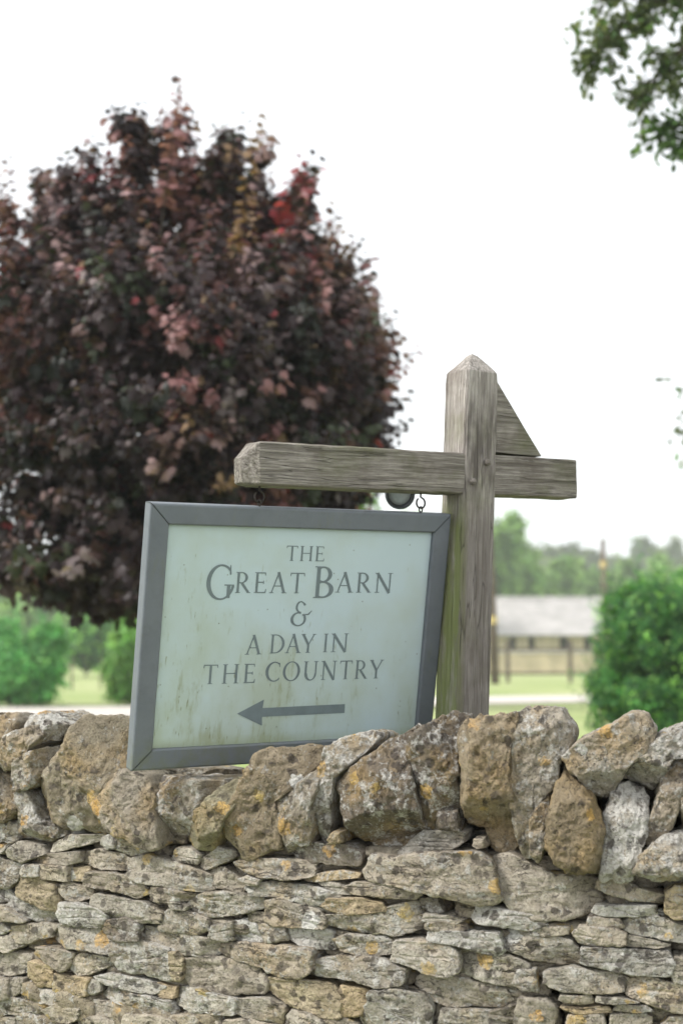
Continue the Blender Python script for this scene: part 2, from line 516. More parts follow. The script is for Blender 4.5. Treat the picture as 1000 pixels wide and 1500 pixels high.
COURSE_STONES = (
  ('n',0,(-949,924,-873,926,-855,883,-878,869,-948,864)),
  ('n',0,(-948,862,-887,865,-908,837,-948,833)),
  ('n',0,(-900,847,-855,877,-794,874,-781,851,-839,825,-895,829)),
  ('n',0,(-762,858,-752,882,-700,908,-601,917,-601,905,-676,879,-748,858)),
  ('w',0,(-617,890,-607,913,-582,919,-567,903,-574,884,-601,879)),
  ('n',0,(-578,888,-552,934,-518,942,-493,913,-469,888,-524,868,-566,881)),
  ('n',0,(-824,826,-777,851,-679,868,-675,841,-705,830,-818,824)),
  ('n',0,(-677,840,-671,865,-617,878,-549,872,-528,855,-539,832,-616,826,-673,834)),
  ('n',0,(-948,833,-899,823,-847,815,-859,770,-885,749,-946,745)),
  ('n',0,(-853,796,-839,819,-793,823,-792,794,-828,788)),
  ('n',0,(-792,792,-793,823,-707,827,-708,788,-755,786,-788,788)),
  ('t',0,(-708,786,-705,823,-655,829,-647,812,-664,791)),
  ('n',0,(-664,789,-651,817,-577,825,-511,819,-479,785,-510,767,-586,779,-660,781)),
  ('t',0,(-867,742,-851,789,-813,790,-743,773,-734,715,-750,702,-812,719,-863,730)),
  ('n',0,(-743,773,-694,786,-639,773,-638,752,-674,738,-714,738,-734,757)),
  ('w',0,(-737,700,-734,729,-684,736,-619,732,-591,715,-614,681,-677,676,-721,681)),
  ('n',0,(-638,740,-631,767,-567,764,-491,760,-445,740,-449,714,-519,706,-576,715,-624,731)),
  ('w',0,(-946,741,-891,745,-867,730,-880,708,-945,701)),
  ('w',0,(-884,702,-867,728,-812,715,-750,700,-737,679,-794,668,-841,674)),
  ('n',0,(-945,698,-893,701,-841,672,-845,664,-944,669)),
  ('n',0,(-535,822,-528,866,-483,877,-406,867,-329,844,-311,812,-338,803,-427,806,-511,809)),
  ('n',0,(-479,785,-473,801,-418,803,-355,794,-364,777,-427,764,-475,765)),
  ('n',0,(-419,872,-410,902,-365,902,-342,889,-356,866,-392,866)),
  ('n',0,(-347,855,-345,879,-299,912,-259,906,-254,891,-285,872,-329,853)),
  ('n',0,(-324,836,-317,858,-285,864,-230,833,-224,812,-247,803,-306,814)),
  ('n',0,(-259,879,-230,892,-132,901,-69,894,-65,862,-115,852,-190,851,-242,864)),
  ('d',0,(-115,918,-98,936,-33,943,16,942,48,922,45,893,-32,891,-98,892)),
  ('n',0,(-226,820,-213,832,-148,843,-73,839,0,826,3,782,-49,784,-98,795,-151,807,-216,803)),
  ('t',0,(-87,848,-78,863,0,880,48,877,45,866,-16,855,-73,846)),
  ('n',0,(8,842,32,857,120,860,187,840,167,827,96,827,35,829)),
  ('n',0,(-59,847,-24,853,19,843,29,825,-8,825)),
  ('n',0,(-377,769,-338,796,-285,805,-190,803,-182,775,-233,759,-302,739,-355,745)),
  ('n',0,(-185,750,-182,794,-140,806,-90,793,-52,787,-36,764,-39,743,-115,739,-173,740)),
  ('n',0,(-250,842,-225,854,-190,846,-199,830,-224,830)),
  ('n',0,(-427,767,-405,773,-373,764,-380,752,-418,751)),
  ('n',0,(-445,728,-427,750,-373,749,-328,736,-323,708,-351,694,-417,691,-448,697)),
  ('W',0,(-263,688,-257,737,-209,746,-192,722,-185,693,-232,687)),
  ('n',0,(-326,691,-316,722,-262,736,-263,688,-298,688)),
  ('n',0,(-190,717,-198,738,-131,741,-124,706,-178,694)),
  ('w',0,(131,924,159,957,190,984,252,989,285,984,283,962,260,945,175,934)),
  ('n',0,(51,877,72,926,128,920,183,936,252,940,313,944,340,911,354,847,343,831,305,826,221,842,143,855,72,863)),
  ('t',0,(-49,795,-24,816,48,823,96,814,104,796,64,787,3,779)),
  ('n',0,(-73,761,-16,778,64,784,120,807,177,823,196,798,183,759,135,742,64,738,0,743)),
  ('d',0,(182,828,221,839,239,801,221,792,190,806)),
  ('n',0,(190,782,198,797,251,798,285,789,267,777,205,776)),
  ('w',0,(284,797,290,820,343,819,433,809,462,790,432,773,365,775,312,780)),
  ('n',0,(301,955,306,971,326,972,332,954,313,947)),
  ('n',0,(347,921,374,937,404,934,463,905,552,894,618,869,581,837,551,816,492,802,425,798,388,819,358,848)),
  ('n',0,(574,874,578,901,611,906,669,878,718,865,712,847,654,851,596,863)),
  ('w',0,(561,821,569,836,639,841,694,842,697,820,639,814,580,814)),
  ('t',0,(712,828,715,873,734,888,770,890,769,815,733,818)),
  ('w',0,(627,802,653,815,697,817,769,796,768,760,732,765,653,776,631,784)),
  ('n',0,(548,795,554,813,617,809,627,790,580,781)),
  ('n',0,(-944,647,-900,653,-883,637,-904,624,-943,618)),
  ('n',0,(-883,623,-879,649,-794,668,-745,667,-757,637,-804,620,-839,601)),
  ('n',0,(-943,614,-887,622,-840,604,-886,579,-943,578)),
  ('n',0,(-759,632,-749,668,-693,681,-614,677,-583,650,-579,620,-633,620,-702,617,-742,622)),
  ('d',0,(-602,675,-591,706,-538,717,-508,704,-504,664,-556,657,-585,660)),
  ('n',0,(-505,670,-500,695,-426,697,-355,691,-298,685,-284,653,-336,641,-390,641,-444,651,-490,655)),
  ('n',0,(-581,616,-575,651,-509,660,-426,650,-422,613,-425,573,-490,578,-555,579,-571,597)),
  ('t',0,(-422,644,-404,649,-386,631,-389,578,-422,577)),
  ('n',0,(-808,584,-798,607,-742,618,-692,606,-707,574,-721,555,-752,568)),
  ('n',0,(-703,565,-700,589,-662,609,-565,608,-571,594,-622,566,-671,548)),
  ('n',0,(-943,569,-877,577,-814,580,-821,534,-876,516,-941,509)),
  ('t',0,(-821,522,-818,568,-748,568,-743,541,-751,510,-796,505)),
  ('t',0,(-743,506,-739,547,-695,548,-647,549,-651,507,-690,490,-726,495)),
  ('w',0,(-632,554,-584,570,-518,571,-434,557,-462,535,-536,534,-603,541)),
  ('n',0,(-610,509,-601,538,-536,534,-425,525,-410,494,-470,488,-526,493,-583,500)),
  ('n',0,(-651,514,-640,546,-612,547,-608,520,-631,506)),
  ('n',0,(-941,506,-887,511,-882,462,-940,441)),
  ('n',0,(-880,476,-876,513,-834,520,-842,483,-865,468)),
  ('w',0,(-846,477,-829,506,-792,500,-747,502,-720,489,-740,465,-791,460)),
  ('n',0,(-783,447,-750,466,-720,489,-666,489,-670,445,-699,426,-750,425)),
  ('n',0,(-940,437,-875,466,-812,463,-801,440,-853,420,-939,405)),
  ('n',0,(-670,448,-660,491,-602,500,-545,490,-535,467,-611,458)),
  ('n',0,(-939,401,-864,411,-857,368,-938,353)),
  ('n',0,(-857,368,-853,417,-760,430,-745,389)),
  ('n',0,(-741,389,-737,420,-679,426,-679,400)),
  ('n',0,(-673,401,-670,445,-611,458,-554,450,-554,421)),
  ('n',0,(-554,447,-539,479,-470,486,-407,482,-403,445,-550,422)),
  ('t',0,(-476,543,-453,563,-404,559,-407,532,-443,524)),
  ('n',0,(-298,657,-295,678,-232,688,-131,693,-65,693,-62,642,-98,622,-148,620,-198,634,-258,643)),
  ('n',0,(-388,588,-386,630,-319,643,-258,640,-198,631,-178,605,-181,571,-249,563,-318,561,-363,566)),
  ('n',0,(-425,516,-422,557,-363,565,-301,558,-256,552,-259,516,-301,510,-371,507)),
  ('n',0,(-257,519,-252,553,-181,565,-131,548,-139,509,-189,509,-232,510)),
  ('t',0,(-178,572,-174,611,-98,616,-16,615,3,586,0,538,-48,536,-81,548,-131,555)),
  ('n',0,(-62,642,-55,668,0,683,96,686,150,666,143,631,88,622,32,629,-16,631,-57,630)),
  ('n',0,(-134,519,-122,546,-73,542,-40,525,-48,493,-131,483)),
  ('W',0,(-124,706,-118,741,-65,750,-16,732,-13,691,-57,690,-98,696)),
  ('n',0,(0,693,-16,718,16,732,96,736,127,723,119,697,64,683)),
  ('n',0,(-421,442,-416,491,-353,500,-292,502,-283,462)),
  ('n',0,(-283,462,-276,501,-215,509,-144,502,-144,481)),
  ('n',0,(-42,494,-35,531,8,539,40,527,45,504)),
  ('w',0,(115,683,124,732,174,736,243,729,266,711,269,673,235,658,197,660,158,676)),
  ('w',0,(202,735,205,760,282,763,357,765,372,723,350,712,304,721,251,733)),
  ('n',0,(193,762,197,775,236,784,282,775,285,763,221,758)),
  ('n',0,(263,672,274,701,312,716,387,712,424,696,428,654,379,645,327,653,269,665)),
  ('n',0,(178,631,189,654,243,655,311,648,372,638,389,615,364,592,296,591,243,584,212,594)),
  ('t',0,(-8,576,0,614,40,613,72,608,64,576,48,550,0,538)),
  ('n',0,(42,539,72,608,127,620,189,612,207,583,196,520,95,509,48,520)),
  ('n',0,(219,522,232,580,296,583,364,586,378,537)),
  ('n',0,(319,577,364,592,401,607,446,598,431,564,383,560)),
  ('w',0,(375,726,380,769,447,768,514,757,533,737,532,703,484,700,424,709)),
  ('n',0,(518,773,536,791,609,789,630,779,629,754,565,747,533,752)),
  ('w',0,(535,707,538,743,609,747,718,743,732,720,717,691,637,690,579,703)),
  ('n',0,(457,656,461,684,520,697,608,690,630,679,622,652,564,643,502,642)),
  ('n',0,(629,645,634,683,688,686,767,667,766,613,730,614,680,629)),
  ('n',0,(721,695,732,732,768,734,767,669,731,676)),
  ('w',0,(387,651,399,683,439,688,443,637,409,635)),
  ('n',0,(487,621,493,635,556,639,564,622,519,613)),
  ('t',0,(490,606,527,610,593,618,600,606,527,595)),
  ('n',0,(564,628,567,640,615,640,658,632,607,624)),
  ('n',0,(600,609,615,625,673,625,688,612,651,606)),
  ('n',0,(389,561,401,622,461,621,483,601,475,545,389,538)),
  ('n',0,(498,547,508,592,578,599,589,553)),
  ('n',0,(592,554,600,600,665,607,687,597,686,560)),
  ('n',0,(705,583,723,602,766,608,765,564,705,561)),
  ('n',0,(634,750,638,775,675,771,732,756,696,748)),
  ('n',0,(388,773,403,789,440,794,447,774,417,766)),
  ('n',0,(429,763,447,784,514,787,509,768,462,759)),
)


# ------------------------------------------------------------------ the dry stone wall
def wall_y(X): return 3.42 - .40 * X + .14 * X * X
def wall_s(X): return -.40 + .28 * X


TONES = {'n': ((.435, .402, .342), .52), 'w': ((.51, .49, .445), .66), 'W': ((.64, .63, .60), .95), 't': ((.46, .39, .275), .38),
         'd': ((.235, .212, .182), .46), 'y': ((.36, .318, .245), .40), 'o': ((.28, .242, .175), .22), 'g': ((.36, .35, .26), .32)}


def stone_shape(pl, thick, nA, nR, seed, strata=.004, rough=1.0, edge=.016, facets=3, bulge=.02, shrink=.9, cut=1.0):
    """pl: outline (n,2) in metres round its own centre -> V, quads; -y is the exposed face"""
    r_ = np.random.default_rng(seed)
    pl = np.asarray(pl, float)
    sa, sb = np.ptp(pl[:, 0]) / 2 + 1e-6, np.ptp(pl[:, 1]) / 2 + 1e-6
    ang = np.linspace(0, 2 * np.pi, nA, endpoint=False)
    D = np.stack([np.cos(ang) * sa, np.sin(ang) * sb], 1)
    A, B = pl, np.roll(pl, -1, 0)
    E = B - A
    den = D[:, :1] * E[None, :, 1] - D[:, 1:] * E[None, :, 0]
    den = np.where(np.abs(den) < 1e-12, 1e-12, den)
    tt = (A[None, :, 0] * E[None, :, 1] - A[None, :, 1] * E[None, :, 0]) / den
    ss = (A[None, :, 0] * D[:, 1:] - A[None, :, 1] * D[:, :1]) / den
    ok = (tt > 0) & (ss >= -1e-6) & (ss <= 1 + 1e-6)
    rr = np.where(ok, tt, 0).max(1)
    bad = rr <= 0
    if bad.any(): rr[bad] = np.interp(ang[bad], ang[~bad], rr[~bad])
    k = max(1, nA // 64)
    rr = (np.roll(rr, 1) + 2 * rr + np.roll(rr, -1)) / 4
    cz = np.stack([np.cos(ang) * 2.2, np.sin(ang) * 2.2, np.full(nA, seed * 1.37)], 1)
    rr = rr * (1 + .05 * rough * fbm(cz, seed, 4) + .02 * rough * np.tanh(4 * pnoise(cz * 2.3, seed + 77)))
    O = D * rr[:, None]
    size = np.sqrt(sa * sb)
    edge = min(edge, .45 * min(sa, sb))
    # front
    rho = 1 - (1 - np.linspace(0, 1, nR + 1)) ** 1.55
    fx = O[None, :, 0] * rho[:, None]; fz = O[None, :, 1] * rho[:, None]
    pl_w = [bulge + r_.normal(0, .06) * fx + r_.normal(.02, .08) * fz]
    ph0 = r_.uniform(0, 6.28)
    for i in range(facets):
        ph = ph0 + 6.28 * (i + r_.uniform(-.3, .3)) / facets
        sl = r_.uniform(.25, 1.35) * cut; dn = r_.uniform(.15, .85)
        ux_, uz_ = math.cos(ph), math.sin(ph)
        reach = math.hypot(sa * ux_, sb * uz_)
        pl_w.append(bulge + sl * (dn * reach - (fx * ux_ + fz * uz_)))
    if facets:
        w = pl_w[0]
        for p_ in pl_w[1:]:
            df = w - p_; w = np.minimum(w, p_) - np.maximum(.004 - np.abs(df), 0) ** 2 / .016
        w = np.maximum(w, -.06)
    else:
        w = bulge * (1 - (rho[:, None] ** 2.4)) + 0 * fx
    Rl = np.hypot(O[:, 0], O[:, 1])
    tq = np.clip((1 - rho[:, None]) * Rl[None, :] / edge, 0, 1)
    w = w - edge * (1 - np.sqrt(np.clip(1 - (1 - tq) ** 2, 0, 1)))
    # sides
    nS = max(3, nR // 3)
    q = np.linspace(0, 1, nS + 1)[1:]
    w_e = w[-1]
    sx = O[None, :, 0] * (1 - (1 - shrink) * q[:, None] ** 1.5); sz = O[None, :, 1] * (1 - (1 - shrink) * q[:, None] ** 1.5)
    sw = w_e[None, :] * (1 - q[:, None]) + (-thick) * q[:, None]
    X = np.concatenate([fx[1:], sx]); Z = np.concatenate([fz[1:], sz]); W = np.concatenate([w[1:], sw])
    X = np.concatenate([[0.], X.ravel()]); Z = np.concatenate([[0.], Z.ravel()]); W = np.concatenate([[w[0, 0]], W.ravel()])
    P = np.stack([X, -W, Z], 1)
    Q = P + seed * 3.71
    d = .006 * fbm(Q * 11, seed, 2) + .0055 * fbm(Q * 32, seed + 3, 3) + .0034 * fbm(Q * 95, seed + 9, 3)
    d = d - .0045 * np.clip(pnoise(Q * 42, seed + 15) - .12, 0, 1) * 3
    d = d * rough * min(1.2, .40 + size / .085)
    # bedding planes: narrow open seams and small ledges along the height, tilted and broken
    zz = Z + X * r_.normal(0, .10) + .012 * fbm(Q * np.array((6., 9., 9.)), seed + 21, 2)
    s1 = pnoise(np.stack([zz * 42 + seed, X * 5.0, np.full_like(zz, seed * .7)], 1), seed + 5)
    brk = np.clip(pnoise(Q * np.array((9., 9., 30.)), seed + 33) * 2 + .55, 0, 1)
    seam = -np.exp(-(s1 / .055) ** 2) * brk * 1.5 + .8 * np.tanh(pnoise(np.stack([zz * 24 + seed, X * 4.0, np.full_like(zz, seed * .3)], 1), seed + 6) * 7)
    d2 = strata * seam
    nrm = np.stack([X / sa ** 2 * .6 * size, np.zeros_like(X), Z / sb ** 2 * .6 * size], 1)
    front = np.clip(1 - np.hypot(X / sa, Z / sb) ** 6, 0, 1) if True else 1
    nr = np.concatenate([[0.], np.repeat(np.concatenate([rho[1:], np.full(nS, 1.)]), nA)])
    out = nr[:, None] ** 6 * np.stack([X, 0 * X, Z], 1) / (np.hypot(X, Z)[:, None] + 1e-6)
    P = P + out * (d * .9 + d2 * .4)[:, None]
    P[:, 1] -= (d + d2) * (1 - .6 * nr ** 8)
    rows = nR + nS
    idx = 1 + np.arange(rows * nA).reshape(rows, nA)
    a = idx[:-1]; b = idx[1:]
    quads = np.stack([a.ravel(), np.roll(a, -1, 1).ravel(), np.roll(b, -1, 1).ravel(), b.ravel()], 1)
    fan = np.stack([np.zeros(nA, int), np.roll(idx[0], -1), idx[0], idx[0]], 1)
    return P, quads, np.stack([np.zeros(nA, int), np.roll(idx[0], -1), idx[0]], 1)


def mixed_mesh(P, quads, tris):
    me = bpy.data.meshes.new('stone')
    nq, nt = len(quads), len(tris)
    me.vertices.add(len(P)); me.vertices.foreach_set('co', np.ascontiguousarray(P, np.float32).ravel())
    me.loops.add(nq * 4 + nt * 3)
    me.loops.foreach_set('vertex_index', np.concatenate([quads.ravel(), tris.ravel()]).astype(np.int32))
    me.polygons.add(nq + nt)
    me.polygons.foreach_set('loop_start', np.concatenate([np.arange(nq) * 4, nq * 4 + np.arange(nt) * 3]).astype(np.int32))
    me.update(calc_edges=True)
    return me


WALL = empty('dry_stone_wall', (0, wall_y(0) + .15, 0), 'long low dry stone wall of lichen covered limestone in front of the sign', 'stone wall')


def place_matrix(Xc, zc, dy):
    s = wall_s(Xc)
    return Matrix.Translation((Xc, wall_y(Xc) + dy, zc)) @ Matrix.Rotation(math.atan(s), 4, 'Z')


def poly_from(flat):
    p = np.array(flat, float).reshape(-1, 2) / 1000
    # area centroid
    x, z = p[:, 0], p[:, 1]; x1, z1 = np.roll(x, -1), np.roll(z, -1)
    cr = x * z1 - x1 * z; a = cr.sum() / 2
    c = np.array([((x + x1) * cr).sum(), ((z + z1) * cr).sum()]) / (6 * a)
    k = math.sqrt(1 + wall_s(c[0]) ** 2)
    q = p - c; q[:, 0] *= k
    if a < 0: q = q[::-1]
    return c, q


def tone(kd):
    b, al = TONES[kd]
    j = rng.normal(1, .10)
    wv_ = rng.normal(0, .02)
    return (b[0] * j * (1 + wv_), b[1] * j, b[2] * j * (1 - wv_), min(1, max(0, al + rng.normal(0, .10))))


for i, (kd, dy, flat) in enumerate(COPING_STONES):
    c, q = poly_from(flat)
    q = q * 1.025
    big = math.sqrt(np.ptp(q[:, 0]) * np.ptp(q[:, 1]))
    P, Q4, T3 = stone_shape(q, .17 if dy < 100 else .10, 140, 35, 100 + i, strata=.0005, rough=1.1, edge=.006 if kd != 'o' else .04,
                            facets=2 if kd == 'o' else 4, bulge=.036 if kd != 'o' else .05, shrink=.86, cut=.6 if kd == 'o' else 1.)
    o = make_obj('coping_stone', mixed_mesh(P, Q4, T3), M_COPE, WALL, place_matrix(c[0], c[1], dy / 1000 - .012), smooth=True)
    tn = tone(kd); o.color = (tn[0] * .80, tn[1] * .785, tn[2] * .755, min(1, tn[3] + .05))

for i, (kd, dy, flat) in enumerate(COURSE_STONES):
    c, q = poly_from(flat)
    q = q * (1.06, 1.075)
    P, Q4, T3 = stone_shape(q, .11, 100, 18, 400 + i, strata=.0020, rough=.78, edge=.0045, facets=2, bulge=.016, cut=.45)
    o = make_obj('stone', mixed_mesh(P, Q4, T3), M_STONE, WALL, place_matrix(c[0], c[1], float(rng.normal(0, .009))), smooth=True)
    o.color = tone(kd)


def coursed_stones(x0, x1, z0, z1, dy, seed, low, skip=None, h0=.045):
    r_ = np.random.default_rng(seed)
    parts = []
    z = z0; s = seed
    while z < z1:
        h = h0 * r_.uniform(.75, 1.35)
        x = x0 - r_.uniform(0, .1)
        while x < x1:
            w = r_.uniform(.07, .21)
            if skip is None or not skip(x + w / 2, z + h / 2):
                s += 1
                q = np.array([(-.5, -.5), (-.1, -.56), (.5, -.45), (.52, .1), (.45, .5), (0, .55), (-.5, .46), (-.53, 0)]) * (w * 1.02, h * 1.04)
                q = q * (1 + r_.normal(0, .05, q.shape))
                Xc = x + w / 2
                P, Q4, T3 = stone_shape(q, .09, *low, s, strata=.004, edge=.012, facets=2, bulge=.014)
                m = np.array(place_matrix(Xc, z + h / 2, dy + r_.normal(0, .009)))
                P = P @ m[:3, :3].T + m[:3, 3]
                parts.append((P, Q4, T3))
            x += w + .004
        z += h + .003
    return parts


def joined(name, parts, col):
    n = 0; Ps, Qs, Ts = [], [], []
    for P, Q4, T3 in parts:
        Ps.append(P); Qs.append(Q4 + n); Ts.append(T3 + n); n += len(P)
    o = make_obj(name, mixed_mesh(np.concatenate(Ps), np.concatenate(Qs), np.concatenate(Ts)), M_STONE, WALL, Matrix.Identity(4), smooth=True)
    o.color = col
    tag(o, kind='stuff')
    return o


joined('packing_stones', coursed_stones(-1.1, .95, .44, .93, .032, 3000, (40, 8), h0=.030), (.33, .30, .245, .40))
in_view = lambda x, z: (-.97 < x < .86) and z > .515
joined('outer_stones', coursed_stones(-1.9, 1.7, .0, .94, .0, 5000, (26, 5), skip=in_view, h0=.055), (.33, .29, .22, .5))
cop = []
r2 = np.random.default_rng(91)
for X0, X1 in ((-1.9, -1.06), (.93, 1.75)):
    x = X0
    while x < X1:
        w, h = r2.uniform(.09, .17), r2.uniform(.2, .28)
        q = np.array([(-.5, -.45), (0, -.5), (.48, -.42), (.5, .1), (.3, .48), (-.1, .5), (-.45, .35)]) * (w, h) * (1 + r2.normal(0, .07, (7, 2)))
        P, Q4, T3 = stone_shape(q, .2, 64, 16, int(7000 + x * 100), strata=.002, rough=1.1, edge=.024, facets=3, bulge=.03)
        m = np.array(place_matrix(x + w / 2, .945 + h / 2, r2.normal(0, .012)))
        cop.append((P @ m[:3, :3].T + m[:3, 3], Q4, T3))
        x += w * .95
# rear row of copings, lower than the front one
x = -1.0
while x < .95:
    w, h = r2.uniform(.10, .18), r2.uniform(.09, .13) + (.06 if x > .1 else 0)
    q = np.array([(-.5, -.45), (0, -.5), (.48, -.42), (.5, .1), (.3, .48), (-.1, .5), (-.45, .35)]) * (w, h) * (1 + r2.normal(0, .07, (7, 2)))
    P, Q4, T3 = stone_shape(q, .16, 40, 10, int(8000 + x * 100), strata=.002, rough=1.1, edge=.02, facets=3, bulge=.03)
    m = np.array(place_matrix(x + w / 2, .955 + h / 2, .15 + r2.normal(0, .01)))
    cop.append((P @ m[:3, :3].T + m[:3, 3], Q4, T3))
    x += w * (.95 if x < .1 else .72)
joined('outer_coping', cop, (.30, .26, .195, .4))

V, F = [], []
xs = np.linspace(-1.95, 1.8, 40)
for X in xs:
    s = wall_s(X); k = 1 / math.sqrt(1 + s * s)
    for dd, z in ((.085, 0), (.085, .945), (.33, .945), (.36, 0)):
        V.append((X - s * k * dd, wall_y(X) + k * dd, z))
for i in range(len(xs) - 1):
    for k in range(4):
        F.append((i * 4 + k, (i + 1) * 4 + k, (i + 1) * 4 + (k + 1) % 4, i * 4 + (k + 1) % 4))
F.append((0, 1, 2, 3)); F.append(tuple((len(xs) - 1) * 4 + k for k in (3, 2, 1, 0)))
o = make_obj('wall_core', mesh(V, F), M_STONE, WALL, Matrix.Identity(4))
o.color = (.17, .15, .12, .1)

# ------------------------------------------------------------------ sign post
YAW = R(29.8)
ROT_BEAM = Matrix.Rotation(YAW, 4, 'Z') @ Matrix.Rotation(-.0042, 4, 'Y')
BEAM_O = Vector((.2413, 3.80, 1.8646))
ROT_POST = Matrix.Rotation(YAW, 4, 'Z') @ Matrix.Rotation(.0416, 4, 'Y')
POST_O = Vector((.3343, 3.8533, 1.8706))
PW, PD = .1067, .1115
base_pt = POST_O + (ROT_POST @ Vector((PW / 2, PD / 2, -1.95)))
SP = empty('sign_post', (base_pt.x, base_pt.y, tz(0, 3.9)), 'weathered grey oak post with a cross arm and triangular brace', 'sign post')


def rough_prism(sec, zs, seed, amp=.0016, axis='z'):
    """sections: list of rings (same count) -> displaced skin"""
    V, F = [], []
    n = len(sec[0])
    for ring in sec: V += ring
    for i in range(len(sec) - 1):
        for k in range(n):
            F.append((i * n + k, i * n + (k + 1) % n, (i + 1) * n + (k + 1) % n, (i + 1) * n + k))
    F.append(tuple(range(n))[::-1]); F.append(tuple((len(sec) - 1) * n + k for k in range(n)))
    P = np.array(V, float)
    P += amp * np.stack([fbm(P * 26, seed + q, 3) for q in range(3)], 1)
    return mesh(P, F)


def rect_ring(x0, x1, y0, y1, b=.005, per=6):
    """rounded rectangle loop with points along the sides, counter-clockwise"""
    out = []
    cs = [(x0 + b, y0, x1 - b, y0), (x1, y0 + b, x1, y1 - b), (x1 - b, y1, x0 + b, y1), (x0, y1 - b, x0, y0 + b)]
    for ax, ay, bx, by in cs:
        for k in range(per):
            f = k / (per - 1)
            out.append((ax + (bx - ax) * f, ay + (by - ay) * f))
    return out


sec = []
for z in np.concatenate([np.linspace(-1.9, .279, 90), [.2815]]):
    g = 0 if z < .27 else .0015
    sec.append([(x, y, z) for x, y in rect_ring(g, PW - g, g, PD - g, .006)])
for f in (.08, .3, .55, .8, .95, .995):
    cx_, cy_ = PW / 2, PD / 2
    sec.append([(cx_ + (x - cx_) * (1 - f), cy_ + (y - cy_) * (1 - f), .2815 + .064 * f - .006 * (f > .9)) for x, y in rect_ring(0, PW, 0, PD, .006)])
make_obj('post', rough_prism(sec, None, 5, .0022), M_POST, SP, Matrix.Translation(POST_O) @ ROT_POST, smooth=False)

# cross arm (square section, bevelled left end)
sec = []
BY0, BY1, BH = .0035, .086, .0555
for x in (-.5475, -.543):
    g = .003 if x < -.545 else 0
    sec.append([(x, y, z) for y, z in rect_ring(.030 + g, .080 - g, -BH + .004 + g, .018 - g, .003)])
for f in (.12, .35, .6, .85, .97):
    sec.append([(-.543 + .033 * f, y, z) for y, z in rect_ring(.030 + (BY0 - .030) * f, .080 + (BY1 - .080) * f, -BH + .004 * (1 - f), .018 + (BH - .018) * f, .004)])
for x in np.concatenate([np.linspace(-.507, .497, 70), [.500]]):
    g = .003 if x > .4995 else 0
    sec.append([(x, y, z) for y, z in rect_ring(BY0 + g, BY1 - g, -BH + g, BH - g, .004)])
make_obj('arm', rough_prism(sec, None, 15, .0019), M_BEAM, SP, Matrix.Translation(BEAM_O) @ ROT_BEAM)

# brace
pts = [(.205, .300), (.2319, .2641), (.28, .2), (.33, .132), (.3845, .0612), (.33, .0622), (.26, .064), (.205, .066)]
sec = [[(x, y, z) for x, z in pts] for y in (.018, .035, .055, .074)]
V, F = [], []
n = len(pts)
for r_ in sec: V += r_
for i in range(3):
    for k in range(n): F.append((i * n + k, (i + 1) * n + k, (i + 1) * n + (k + 1) % n, i * n + (k + 1) % n))
F.append(tuple(range(n))); F.append(tuple(3 * n + k for k in range(n))[::-1])
make_obj('brace', mesh(V, F), M_BEAM, SP, Matrix.Translation(BEAM_O) @ ROT_BEAM)

for k, (px_, pz_) in enumerate(((.1803, .0332), (.1318, -.0214))):
    Vp, Fp = tube([(px_, .012, pz_), (px_, -.006, pz_ - .001), (px_ - .001, -.011, pz_ - .002), (px_ - .001, -.013, pz_ - .002)], [.0095, .009, .0075, .003], 10)
    make_obj('peg', mesh(Vp, Fp), M_BEAM, SP, Matrix.Translation(BEAM_O) @ ROT_BEAM, smooth=True)
# knot swelling round the upper peg
M_IRON = mat_plain('dark_iron', (.055, .045, .04), .6, .3, 60, .4, .6)
M_RUST = M_IRON
for hx in (-.492, -.006):
    c0 = Vector((hx, .045, -BH - .027))
    pts = [c0 + Vector((.0, 0, .035)), c0 + Vector((0, 0, .016))]
    for a in np.linspace(75, -235, 22):
        pts.append(c0 + Vector((.0135 * math.cos(R(a)), 0, .0145 * math.sin(R(a)))))
    make_obj('hook', mesh(*tube(pts, .0026, 8)), M_IRON, SP, Matrix.Translation(BEAM_O) @ ROT_BEAM, smooth=True)

# ------------------------------------------------------------------ hanging sign
SW, SH, SB, SREC = .877, .6654, .0524, .0127
ROT_SIGN = Matrix.Rotation(YAW, 4, 'Z') @ Matrix.Rotation(-.0003, 4, 'Y') @ Matrix.Rotation(.1683, 4, 'X')
SIGN_O = Vector((-.1074, 3.70, 1.4256))
MS = Matrix.Translation(SIGN_O) @ ROT_SIGN
SIGN = empty('hanging_sign', tuple(MS @ Vector((0, .02, -SH / 2))), 'pale blue green sign board in a grey frame hanging from two hooks', 'sign')

t = NT('grey_frame_paint')
v = t.coords()
n = t.noise(v, 7, 6, .6); n2 = t.noise(t.mapping(v, (40, 40, 9)), 1, 4, .6)
c = t.mix(t.rng(n, .35, .7), (.128, .145, .163), (.156, .173, .190))
sepf = t.new('ShaderNodeSeparateXYZ'); t.put(sepf.inputs[0], v)
gr = t.noise(t.mapping(v, (22, 22, 22)), 1, 6, .7)
c = t.mix(t.rng(gr, .48, .70, 0, .35), c, (.085, .095, .10))
c = t.mix(t.rng(n2, .58, .76, 0, .45), c, (.15, .16, .10))
c = t.mix(t.math('MULTIPLY', t.rng(sepf.outputs[2], -.24, -.31), t.rng(gr, .40, .62, 0, .55)), c, (.135, .15, .075))
mit = t.math('ABSOLUTE', t.math('SUBTRACT', t.math('SUBTRACT', t.math('ABSOLUTE', sepf.outputs[0]), t.math('ABSOLUTE', sepf.outputs[2])), .1058))
c = t.mix(t.rng(mit, .001, .005, .6, 0), c, (.04, .045, .045))
c = t.mix(t.rng(t.noise(v, 300, 2), .70, .74, 0, .5), c, (.35, .35, .34))
t.bump(t.noise(v, 160, 3), .12, .002)
M_FRAME = t.set(c, .48, .35)

t = NT('duck_egg_board')
v = t.coords()
sep = t.new('ShaderNodeSeparateXYZ'); t.put(sep.inputs[0], v)
